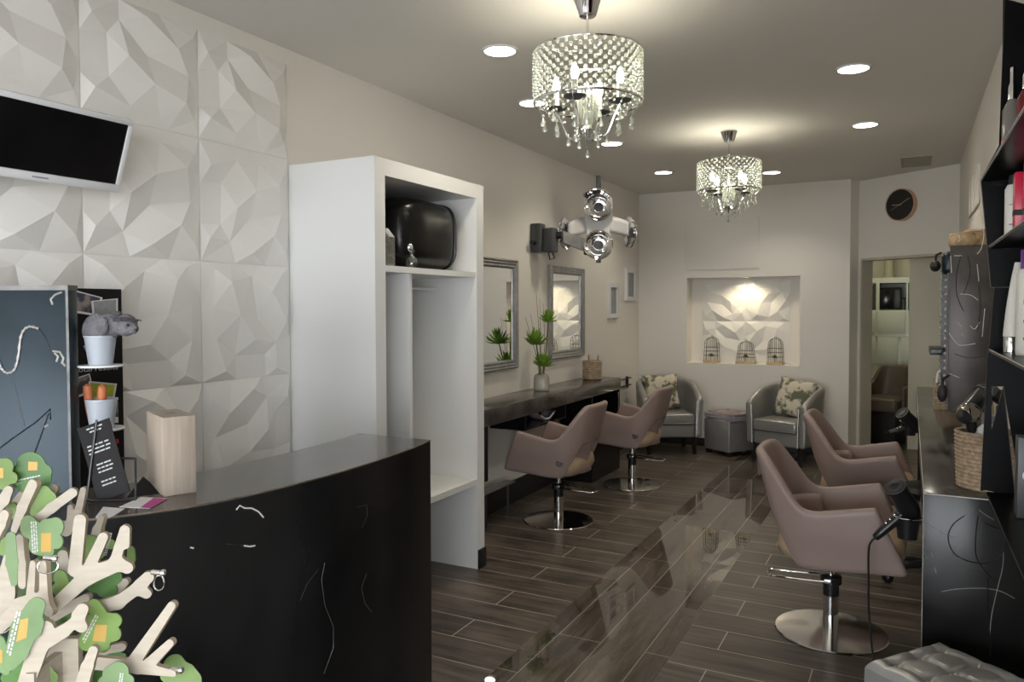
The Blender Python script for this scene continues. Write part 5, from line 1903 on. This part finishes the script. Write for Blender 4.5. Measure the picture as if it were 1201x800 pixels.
for (x, y, r_, h_, lb) in ((0.252, 4.98, 0.068, 0.075, 'round tan straw tub at the front edge on top of the mirror box'), (0.325, 5.13, 0.062, 0.105, 'taller tan straw tub pushed back on the mirror box')):
    t = thing('straw_tub', lb, 'straw tub', (x, y, BZ1), 0, 'straw tubs on the mirror box')
    MB().lathe([(0.001, 0), (r_ * 0.92, 0), (r_ * 1.02, h_ * 0.25), (r_ * 1.02, h_ * 0.6), (r_ * 0.94, h_ * 0.84), (r_ * 0.85, h_ * 0.86), (0.001, h_ * 0.86)], seg=28, cap=False).build('tub_body', W['tanround'], t)
    MB().lathe([(0.001, h_ * 0.865), (r_ * 0.96, h_ * 0.865), (r_ * 0.9, h_), (0.001, h_)], seg=28, cap=False).build('lid', W['tanround'], t)
# brushes hanging at the box
for (px, py, yy, rr, lb) in ((1097, 312, 5.3, (0.03, 0.05, 0.035), 'black round brush hooked near the top of the mirror box'), (1105, 461, 4.80, (0.024, 0.02, 0.05), 'black oval hand brush hanging at the bottom of the mirror box')):
    p = at(px, py, 1, yy)
    t = thing('hanging_brush', lb, 'brush', p, 0, 'black brushes on the mirror box')
    MB().ball((0, 0, 0), rr, 18, 12).build('brush_head', W['matteblack'], t)
    MB().tube([(0, 0, rr[2] * 0.8), (0.004, 0.0, rr[2] + 0.03), (0.03, 0.02, rr[2] + 0.045)], 0.007, 8).build('brush_handle', W['black'], t)

# seagrass baskets on the counter
bA = (0.279, 3.46, 0.918)
coil_basket('seagrass_basket', 'large seagrass basket of styling tools near the end of the right counter', bA, 0.108, 0.118, 0.222, W['straw'], 15, False, 1.0, 'seagrass baskets on the right counter', ring=0.006)
bB = (0.240, 6.05, 0.918)
bs = thing('square_basket', 'square woven basket further along the right counter', 'basket', bB, 0, 'seagrass baskets on the right counter')
b = MB()
for i in range(12):
    z = i * 0.0165
    b.box(-0.09, 0.09, -0.11, 0.11, z, z + 0.0158, 0.006)
b.box(-0.086, 0.086, -0.106, 0.106, 0.0, 0.2)
b.build('basket_body', W['straw'], bs)
part_label(MB().tube([(-0.075, -0.113, 0.185), (-0.07, -0.122, 0.25), (-0.05, -0.123, 0.28), (-0.03, -0.122, 0.25), (-0.025, -0.113, 0.185)], 0.008, 8).build('handle', W['paper'], bs), 'pale rope handle')


# styling tools in the near basket
def dryer(name, label, tip, mid, handle_end, r, mt, cord=None, group=None, ring=True):
    tip, mid, he = Vector(tip), Vector(mid), Vector(handle_end)
    t = thing(name, label, 'hair dryer', mid, 0, group)
    d = (mid - tip)
    b = MB()
    P = [tip - mid, tip - mid + d * 0.12, tip - mid + d * 0.14, tip - mid + d * 0.5, Vector((0, 0, 0)), d * 0.30, d * 0.42]
    b.tube(P, [r * 0.95, r * 1.0, r * 0.85, r * 0.92, r * 1.0, r * 0.8, r * 0.35], 22)
    b.build('barrel', mt, t)
    b = MB()
    hv = he - mid
    b.tube([hv * 0.12, hv * 0.4, hv * 0.75, hv * 0.97, hv], [r * 0.55, r * 0.5, r * 0.42, r * 0.36, r * 0.25], 16)
    b.build('handle', mt, t)
    if ring:
        dn = d.normalized()
        ax = dn.orthogonal().normalized()
        ay = dn.cross(ax)
        b = MB()
        for k_, rad in ((0.02, 0.97), (0.0, 0.5), (0.0, 0.7)):
            c0 = tip - mid + d * k_ - dn * 0.002
            b.tube([c0 + ax * math.cos(2 * PI * i / 24) * r * rad + ay * math.sin(2 * PI * i / 24) * r * rad for i in range(24)], 0.0022, 6, closed=True)
        b.build('grille_ring', W['grey'], t)
        b = MB()
        pv = hv.normalized()
        for q in (0.35, 0.48, 0.60):
            c0 = hv * q + (tip - mid).normalized() * r * 0.42
            b.ball(c0, (0.006, 0.006, 0.008), 10, 8)
        b.build('switch', W['chrome'], t)
    if cord:
        b = MB()
        pts = smooth_curve([tuple(Vector(q) - mid) for q in cord], 6)
        b.tube(pts, 0.0045, 8)
        b.build('cord', W['black'], t)
    return t


dryer('hair_dryer', 'black hair dryer hanging from the front edge of the right counter', (-0.050, 3.66, 0.845), (0.002, 3.72, 0.742), (-0.128, 3.68, 0.605), 0.046, W['black'],
      [(-0.128, 3.68, 0.605), (-0.150, 3.68, 0.56), (-0.150, 3.68, 0.42), (-0.146, 3.64, 0.30), (-0.125, 3.52, 0.16), (-0.09, 3.36, 0.04), (-0.06, 3.25, 0.012), (0.00, 3.20, 0.010)], 'hair dryers at the right counter')
dryer('hair_dryer', 'black hair dryer hanging further along the right counter by the doorway', tuple(at(1058, 484, 1, 5.84)), tuple(at(1072, 499, 1, 5.90)), tuple(at(1043, 508, 1, 5.86)), 0.048, W['black'],
      [tuple(at(1043, 508, 1, 5.86)), (-0.14, 5.86, 0.74), (-0.06, 5.90, 0.60), (0.01, 5.93, 0.45), (0.02, 5.94, 0.2), (0.025, 5.95, 0.012)], 'hair dryers at the right counter')
for y, z, lb in ((3.72, 0.742, 'black ring holder under the hanging dryer in front'), (5.90, 0.868, 'black ring holder under the dryer near the doorway')):
    t = thing('dryer_holder', lb, 'dryer holder', (XRC, y, z), 0, 'dryer holders on the counter edge')
    b = MB()
    b.tube([(-0.052 + 0.056 * math.cos(2 * PI * k / 28), 0.0 + 0.056 * math.sin(2 * PI * k / 28), -0.035) for k in range(28)], 0.004, 8, closed=True)
    b.build('ring', W['chrome'], t)
    b = MB()
    b.lathe([(0.050, -0.036), (0.040, -0.13), (0.036, -0.13), (0.046, -0.036)], (-0.052, 0, 0), 24, cap=False)
    b.build('sleeve', W['black'], t)
    b = MB()
    b.box(-0.004, -0.0005, -0.02, 0.02, -0.06, 0.055 if y < 4 else 0.03, 0.001)
    b.build('bracket_plate', W['black'], t)

dryer('basket_dryer', 'black hair dryer with a shiny domed end lying in the large seagrass basket', (0.262, 3.53, 1.285), (0.203, 3.40, 1.218), (0.245, 3.44, 1.00), 0.036, W['black'], None, None, False)
MB().ball((0.0, -0.012, -0.004), (0.041, 0.041, 0.041), 20, 14).build('motor_dome', W['gun'], bpy.data.objects['basket_dryer'])
dryer('curling_tool', 'black styling dryer standing in the large seagrass basket', (0.272, 3.40, 1.300), (0.312, 3.44, 1.270), (0.300, 3.47, 1.02), 0.028, W['black'], None, None, True)
t = thing('spray_can', 'small grey can tilted in the large seagrass basket', 'can', (0.262, 3.50, 0.935), 0)
b = MB()
b.M = Matrix.Rotation(R(4), 4, 'Y')
b.lathe([(0.001, 0), (0.026, 0), (0.026, 0.24), (0.02, 0.26), (0.001, 0.265)], seg=20, cap=False)
b.build('can_body', mat('grey_can', (0.32, 0.33, 0.31), 0.35, 0.4), t)
b = MB()
b.M = Matrix.Rotation(R(4), 4, 'Y')
b.lathe([(0.001, 0.266), (0.014, 0.266), (0.012, 0.30), (0.001, 0.30)], seg=16, cap=False)
part_label(b.build('nozzle', W['gold'], t), 'brass nozzle')
t = thing('plastic_bag', 'crumpled clear packet poking out of the seagrass basket', 'packet', (0.262, 3.385, 1.075))
b = MB()


def crumple(u, v):
    a = 2 * PI * u
    p = Vector((math.cos(a) * 0.035, math.sin(a) * 0.03, 0)) * (0.3 + 0.8 * math.sin(PI * (0.08 + 0.84 * v)))
    p.z = v * 0.10
    nn = noise.noise_vector(p * 60)
    return p + nn * 0.010


b.grid(crumple, 16, 10, cu=True)
b.build('wrapper', mat('pale_wrapper', (0.55, 0.56, 0.52), 0.15), t, smooth=False)

# stool under the counter
st = thing('rolling_stool', 'black rolling stool with star base tucked under the right counter', 'stool', (0.12, 5.05, 0), R(12))
for k in range(5):
    a = R(190) + 2 * PI * k / 5
    c, s = math.cos(a), math.sin(a)
    lg = MB().tube([(0.02 * c, 0.02 * s, 0.115), (0.12 * c, 0.12 * s, 0.105), (0.235 * c, 0.235 * s, 0.078)], [0.024, 0.02, 0.014], 10).build('star_leg', W['black'], st)
    b = MB()
    b.M = Matrix.Translation((0.238 * c, 0.238 * s, 0.031)) @ Matrix.Rotation(a + 0.7, 4, 'Z') @ Matrix.Rotation(R(90), 4, 'X')
    b.lathe([(0.001, -0.022), (0.026, -0.022), (0.031, -0.014), (0.031, -0.004), (0.020, -0.003), (0.020, 0.003), (0.031, 0.004), (0.031, 0.014), (0.026, 0.022), (0.001, 0.022)], seg=20, cap=False)
    b.build('caster', W['black'], lg)
MB().lathe([(0.001, 0.10), (0.025, 0.10), (0.025, 0.28), (0.014, 0.28), (0.014, 0.50), (0.001, 0.50)], seg=20, cap=False).build('gas_column', W['black'], st)
MB().lathe([(0.001, 0.50), (0.13, 0.50), (0.165, 0.52), (0.17, 0.55), (0.15, 0.575), (0.001, 0.58)], seg=32, cap=False).build('seat', W['case'], st)

# tufted silver ottoman
ot = thing('tufted_ottoman', 'silver button-tufted ottoman in front of the right counter end panel', 'ottoman', (0.136, 2.878, 0), R(-37.5))
OW, OH = 0.186, 0.42
btn = [(-0.118 + 0.118 * i, -0.118 + 0.118 * j) for i in range(3) for j in range(3)]
b = MB()


def top_fn(u, v):
    x, y = (u - 0.5) * 2 * OW, (v - 0.5) * 2 * OW
    e = max(abs(x), abs(y)) / OW
    z = OH - 0.035 * max(0.0, (e - 0.80) / 0.20) ** 2.2
    for bx_, by in btn:
        d = math.hypot(x - bx_, y - by)
        z -= 0.022 * math.exp(-(d / 0.022) ** 1.2)
    # pleats between neighbouring buttons
    for i in (-0.118, 0.0, 0.118):
        for cc, oth in ((x, y), (y, x)):
            z -= 0.007 * math.exp(-((cc - i) / 0.010) ** 2) * (1 if abs(oth) <= 0.125 else max(0, 1 - (abs(oth) - 0.125) / 0.06))
    return (x, y, z)


b.grid(top_fn, 81, 81)
b.build('tufted_top', W['silver'], ot, angle=80)
b = MB()
for s in range(4):
    b.M = Matrix.Rotation(s * PI / 2, 4, 'Z')
    b.grid(lambda u, v: ((u - 0.5) * 2 * OW, -OW - 0.004 * math.sin(PI * v), 0.04 + (OH - 0.035 - 0.04) * v), 12, 8)
b.M = Matrix.Identity(4)
b.box(-OW + 0.002, OW - 0.002, -OW + 0.002, OW - 0.002, 0.038, 0.05)
b.build('padded_sides', W['silver'], ot)
for x, y in btn:
    MB().ball((x, y, OH - 0.020), (0.009, 0.009, 0.005), 12, 8).build('button', W['silver'], ot)
for x in (-0.16, 0.16):
    for y in (-0.16, 0.16):
        MB().box(x - 0.022, x + 0.022, y - 0.022, y + 0.022, 0, 0.04, 0.003).build('foot', W['wood_leg'], ot)

# ------------------------------------------------------------------ black retail shelving on the right wall
SY = 2.70
sh = thing('retail_shelving', 'angular black steel retail shelving unit on the right wall', 'shelving', (0, 0, 0))


def shp(px, py, yy=SY):
    p = at(px, py, 1, yy)
    return (p.x, p.z)


b = MB()
b.prism([(0.1825, 2.004), (0.213, 1.678), (XR - 0.002, 1.678), (XR - 0.002, 2.45), (0.236, 2.53), (0.228, 2.102)], 'y', SY, SY + 0.012)
b.prism([(0.222, 1.678), (0.211, 1.497), (XR - 0.002, 1.497), (XR - 0.002, 1.678)], 'y', SY + 0.001, SY + 0.010)
b.build('upper_end_panel', W['shelfblack'], sh, smooth=False)
b = MB()
b.prism([shp(1159, 405), shp(1167, 405), shp(1163, 453), shp(1163, 505), shp(1156, 575), shp(1150, 576)], 'y', SY, SY + 0.012)
b.prism([shp(1163, 505), shp(1177, 453), shp(1191, 583), shp(1156, 575)], 'y', SY, SY + 0.012)
b.prism([shp(1167, 405), (XR - 0.002, 1.497), (XR - 0.002, 1.382), shp(1163, 453)], 'y', SY, SY + 0.012)
b.prism([shp(1177, 453), (XR - 0.002, 1.382), (XR - 0.002, 1.0), shp(1200, 590)], 'y', SY + 0.004, SY + 0.016)
b.build('lower_end_panel', W['shelfblack'], sh, smooth=False)
b = MB()
b.tube([(*(lambda q: (q[0], SY - 0.001, q[1]))(shp(1177, 453)),), (*(lambda q: (q[0], SY - 0.001, q[1]))(shp(1191, 583)),)], 0.0012, 5)
b.tube([(0.213, SY - 0.001, 1.678), (0.30, SY - 0.001, 1.678)], 0.0011, 5)
b.tube([(0.1825, SY - 0.001, 2.004), (0.213, SY - 0.001, 1.678)], 0.0011, 5)
b.build('bare_edge', mat('dull_edge', (0.16, 0.16, 0.15), 0.4, 0.5), sh)
YN = 1.0
MB().box(XR - 0.012, XR - 0.002, YN, SY, 1.0, 2.60).build('back_board', W['shelfblack'], sh, smooth=False)


def shelf_board(z, x0, edge=True, yy=SY):
    b = MB()
    b.prism([(x0, yy), (XR - 0.013, yy), (XR - 0.013, YN), (x0 + 0.01, YN)], 'z', z - 0.008, z)
    o = b.build('shelf', W['shelfblack'], sh, smooth=False)
    if edge:
        MB().tube([(x0, yy - 0.001, z), (x0 + 0.01, YN, z)], 0.0012, 5).build('shelf_edge', W['scratch'], o)


shelf_board(2.004, 0.1835)
shelf_board(1.802, 0.206)
shelf_board(1.492, 0.211)
shelf_board(1.060, 0.21, False)
# upper front panel above the top shelf (dark boards with a gap between)
b = MB()
b.box(0.236, 0.246, 2.745, 2.755, 2.03, 2.60)
b.build('upright', W['shelfblack'], sh, smooth=False)


def product(name, label, cat, x, y, z, build):
    t = thing(name, label, cat, (x, y, z), 0, 'hair products on the black shelving')
    build(t)
    return t


def tube_bottle(t):
    b = MB()

    def fn(u, v):
        a = 2 * PI * u
        hw = 0.021 * (1 - 0.62 * v ** 2)
        th = 0.026 * (1 - v) ** 0.8 + 0.0025
        return (hw * math.cos(a) + 0.012 * v, th * math.sin(a), 0.045 + v * 0.205)
    b.grid(fn, 28, 12, cu=True)
    b.build('tube_body', W['bottlewhite'], t)
    MB().lathe([(0.001, 0), (0.019, 0), (0.019, 0.043), (0.018, 0.046), (0.001, 0.046)], seg=24, cap=False).build('cap', W['chrome'], t)


product('hair_cream_tube', 'white cream tube standing on its silver cap on the black shelving', 'tube', 0.2500, 2.52, 1.4925, tube_bottle)


def ring_bottle(t):
    MB().lathe([(0.001, 0), (0.033, 0), (0.035, 0.005), (0.035, 0.21), (0.028, 0.225), (0.001, 0.226)], seg=28, cap=False).build('bottle_body', W['bottlewhite'], t)
    part_label(MB().lathe([(0.001, 0.226), (0.026, 0.226), (0.026, 0.275), (0.001, 0.277)], seg=24, cap=False).build('cap', W['purple'], t), 'purple cap')
    b = MB()
    b.M = Matrix.Translation((-0.006, -0.0355, 0.14)) @ Matrix.Rotation(R(90), 4, 'X')
    b.tube([(0.015 * math.cos(2 * PI * k / 24), 0.019 * math.sin(2 * PI * k / 24), 0.0) for k in range(24)], 0.0015, 6, closed=True)
    for z in (-0.05, -0.095):
        b.box(-0.016, 0.018, z - 0.004, z + 0.004, -0.0005, 0.001)
    b.build('label_print', W['teal'], t)


product('shampoo_bottle', 'white bottle with a purple cap and teal ring beside the cream tube', 'bottle', 0.2790, 2.38, 1.4925, ring_bottle)


def white_bottle(t):
    MB().lathe([(0.001, 0), (0.020, 0), (0.021, 0.004), (0.021, 0.145), (0.015, 0.158), (0.001, 0.16)], seg=24, cap=False).build('bottle_body', W['bottlewhite'], t)
    MB().lathe([(0.001, 0.16), (0.012, 0.16), (0.012, 0.185), (0.001, 0.186)], seg=16, cap=False).build('cap', W['matteblack'], t)
    b = MB()
    b.box(-0.012, 0.012, -0.0225, -0.021, 0.10, 0.103).box(-0.012, 0.012, -0.0225, -0.021, 0.045, 0.048)
    b.build('label_print', W['artgrey'], t, smooth=False)


product('slim_bottle', 'slim white bottle beside the pink and red packs', 'bottle', 0.2515, 2.55, 1.8025, white_bottle)


def red_pack(t):
    MB().box(-0.026, 0.026, -0.02, 0.02, 0, 0.175, 0.003).build('carton', W['red'], t)
    MB().box(-0.0262, 0.0262, -0.0205, 0.0205, 0.06, 0.075).build('black_band', W['matteblack'], t, smooth=False)


def pink_pack(t):
    MB().box(-0.026, 0.026, -0.02, 0.02, 0, 0.19, 0.003).build('carton', W['pink'], t)
    MB().box(-0.0262, 0.0262, -0.0205, 0.0205, 0.055, 0.072).build('black_band', W['matteblack'], t, smooth=False)
    b = MB()
    for zz_, w_ in ((0.165, 0.030), (0.15, 0.024), (0.135, 0.028)):
        b.box(-w_ / 2, w_ / 2, -0.0206, -0.0203, zz_, zz_ + 0.006)
    b.build('pale_print', mat('pale_pink_print', (0.80, 0.25, 0.42), 0.4), t, smooth=False)


product('hair_colour_carton', 'red carton with a black band on the black shelving', 'carton', 0.2670, 2.44, 1.8025, red_pack)
product('hair_colour_carton', 'bright pink carton with a black band, in front of the red one', 'carton', 0.2810, 2.36, 1.8025, pink_pack)


def spray(mt):
    def fn(t):
        MB().lathe([(0.001, 0), (0.022, 0), (0.024, 0.01), (0.024, 0.17), (0.010, 0.20), (0.001, 0.20)], seg=22, cap=False).build('bottle_body', mt, t)
        MB().lathe([(0.001, 0.20), (0.011, 0.20), (0.010, 0.235), (0.006, 0.25), (0.006, 0.29), (0.001, 0.29)], seg=16, cap=False).build('spray_cap', W['chrome'], t)
        part_label(MB().lathe([(0.0245, 0.05), (0.0247, 0.052), (0.0247, 0.085), (0.0245, 0.087)], seg=22, cap=False).build('label_band', W['red'], t), 'red label band')
    return fn


product('spray_bottle', 'dark bottle with a red band on the topmost black shelf', 'bottle', 0.2475, 2.58, 2.0045, spray(mat('smoky_bottle', (0.20, 0.18, 0.16), 0.15)))
product('spray_bottle', 'tall dark red bottle behind the banded one on the topmost shelf', 'bottle', 0.2700, 2.47, 2.0045, spray(W['burgundy']))


def grey_box(t):
    MB().box(-0.03, 0.03, -0.03, 0.03, 0, 0.215, 0.002).build('carton', W['grey'], t)
    b = MB()
    b.M = Matrix.Translation((-0.012, -0.0305, 0.115)) @ Matrix.Rotation(R(90), 4, 'X')
    b.lathe([(0.001, 0), (0.012, 0), (0.012, 0.001), (0.001, 0.001)], seg=20, cap=False, sx=0.6)
    part_label(b.build('round_emblem', W['paper'], t), 'pale round emblem')


product('product_box', 'dark grey box with a pale round emblem on the lowest black shelf', 'carton', 0.2855, 2.42, 1.0605, grey_box)

# ------------------------------------------------------------------ back room seen through the doorway
cb = thing('kitchen_cupboards', 'wall of pale cupboards in the back room beyond the doorway', 'cupboard', (-1.0, 11.0, 0))
b = MB()
b.box(0, 1.5, 0.0, 0.55, 0.0, 0.86).box(0, 1.5, 0.0, 0.55, 1.26, 1.58).box(0, 1.5, 0.0, 0.55, 1.93, 2.0)
b.box(0, 1.5, 0.5, 0.55, 0.86, 2.0).box(0.40, 0.43, 0.0, 0.5, 1.58, 1.93).box(0.60, 0.64, 0.0, 0.5, 1.58, 1.93).box(0.95, 0.97, 0.0, 0.5, 1.58, 1.93)
b.box(0, 1.5, 0.0, 0.5, 0.86, 1.26)
b.build('carcass', W['cupboard'], cb, smooth=False)
for x0 in (0.02, 0.36, 0.62, 0.90):
    MB().box(x0, x0 + (0.24 if x0 > 0.3 else 0.32), -0.018, -0.001, 0.88, 1.235, 0.003).build('door', W['cupboard'], cb)
for x0 in (0.36, 0.62):
    MB().box(x0, x0 + 0.32 if x0 > 0.5 else x0 + 0.24, -0.018, -0.001, 1.285, 1.56, 0.003).build('flap', W['cupboard'], cb)
MB().box(-0.0, 1.5, -0.02, 0.0, 1.238, 1.262).build('worktop_edge', W['wall'], cb, smooth=False)
mw = thing('microwave_oven', 'black microwave in the cupboard wall of the back room', 'microwave', (-0.255, 11.06, 1.581))
MB().box(-0.145, 0.145, 0, 0.35, 0, 0.29, 0.006).build('casing', W['black'], mw)
MB().box(-0.135, 0.06, -0.006, -0.0005, 0.02, 0.27, 0.002).build('door', W['screen'], mw)
MB().box(0.075, 0.135, -0.004, -0.0005, 0.03, 0.26, 0.002).build('control_panel', W['grey'], mw)
bt = thing('storage_jar', 'dark jar on the counter ledge in the back room', 'jar', (-0.055, 10.955, 1.2625))
bt.location = (-0.080, 11.05, 1.581)
MB().lathe([(0.001, 0), (0.024, 0), (0.026, 0.10), (0.018, 0.13), (0.001, 0.13)], seg=18, cap=False).build('jar_body', W['grey'], bt)
MB().lathe([(0.001, 0.131), (0.022, 0.131), (0.022, 0.16), (0.001, 0.16)], seg=18, cap=False).build('lid', W['matteblack'], bt)
vp = thing('flue_pipe', 'grey upright duct above the back room cupboards', 'duct', (-0.255, 11.15, 2.0))
MB().lathe([(0.001, 0), (0.055, 0), (0.055, 0.6), (0.001, 0.6)], seg=20, cap=False).build('duct_body', W['ventgrey'], vp)
MB().lathe([(0.055, 0.0), (0.07, 0.0), (0.07, 0.02), (0.055, 0.02)], seg=20, cap=False).build('flange', W['ventgrey'], vp)
bc = thing('basin_chair', 'brown backwash chair in the back room beyond the doorway', 'salon chair', (-0.24, 10.05, 0), R(160))
b = MB()


def bcf(u, v):
    s = abs(u * 2 - 1)
    sgn = 1 if u < 0.5 else -1
    ph = (1 - s) * PI / 2
    x = sgn * 0.27 * max(0, math.cos(ph)) ** 0.6
    y = 0.16 - 0.42 * math.sin(ph) ** 0.6
    zt = 0.70 + 0.22 * sstep(0.2, 0.7, 1 - s)
    return (x, y - 0.10 * v * (1 - s), 0.40 + (zt - 0.40) * v)


b.grid(bcf, 31, 7)
b.build('shell', W['brownseat'], bc, mods=[('SOLIDIFY', {'thickness': 0.06, 'offset': -1}), ('SUBSURF', {'levels': 1, 'render_levels': 2})])
MB().box(-0.22, 0.22, -0.22, 0.30, 0.40, 0.56, 0.04, 4).build('seat_cushion', W['brownseat'], bc)
MB().box(-0.16, 0.16, -0.20, 0.15, 0.0, 0.40, 0.02).build('pedestal', W['matteblack'], bc)

# ------------------------------------------------------------------ light
world = bpy.data.worlds.new('daylight')
bpy.context.scene.world = world
world.use_nodes = True
bg = world.node_tree.nodes['Background']
bg.inputs[0].default_value = (0.93, 0.96, 1.0, 1)
bg.inputs[1].default_value = 17

pl_ = bpy.data.lights.new('window_portal', 'AREA')
pl_.shape = 'RECTANGLE'
pl_.size = WX1 - WX0
pl_.size_y = WZ1 - WZ0
pl_.cycles.is_portal = True
po = bpy.data.objects.new('window_portal', pl_)
po.location = ((WX0 + WX1) / 2, YF - 0.14, (WZ0 + WZ1) / 2)
po.rotation_euler = (R(90), 0, 0)
C.objects.link(po)
pl2 = bpy.data.lights.new('added_window_portal', 'AREA')  # portal for the added side window
pl2.shape = 'RECTANGLE'
pl2.size = SY1 - SY0
pl2.size_y = SZ1 - SZ0
pl2.cycles.is_portal = True
po = bpy.data.objects.new('added_window_portal', pl2)
po.location = (XR + 0.12, (SY0 + SY1) / 2, (SZ0 + SZ1) / 2)
po.rotation_euler = (R(90), 0, R(90))
C.objects.link(po)

spot_lamp('niche_beam', (-1.68, 8.985, NZ1 - 0.02), 10, 150, (1.0, 0.86, 0.58), 0.8, (R(4), 0, 0), 0.02)
l = bpy.data.lights.new('back_room_lamp', 'AREA')
l.shape = 'DISK'
l.size = 0.4
l.energy = 9
l.color = (1.0, 0.95, 0.72)
o = bpy.data.objects.new('back_room_lamp', l)
o.location = (-0.3, 10.3, ZC - 0.03)
C.objects.link(o)

sc = bpy.context.scene
sc.view_settings.view_transform = 'Standard'
sc.view_settings.look = 'None'
sc.view_settings.gamma = 1
sc.view_settings.use_curve_mapping = False
sc.view_settings.exposure = 0.0
sc.cycles.use_denoising = True
sc.cycles.max_bounces = 8
sc.cycles.diffuse_bounces = 4
sc.cycles.glossy_bounces = 4
sc.cycles.transparent_max_bounces = 16
sc.cycles.caustics_reflective = False
sc.cycles.caustics_refractive = False
sc.cycles.sample_clamp_indirect = 6
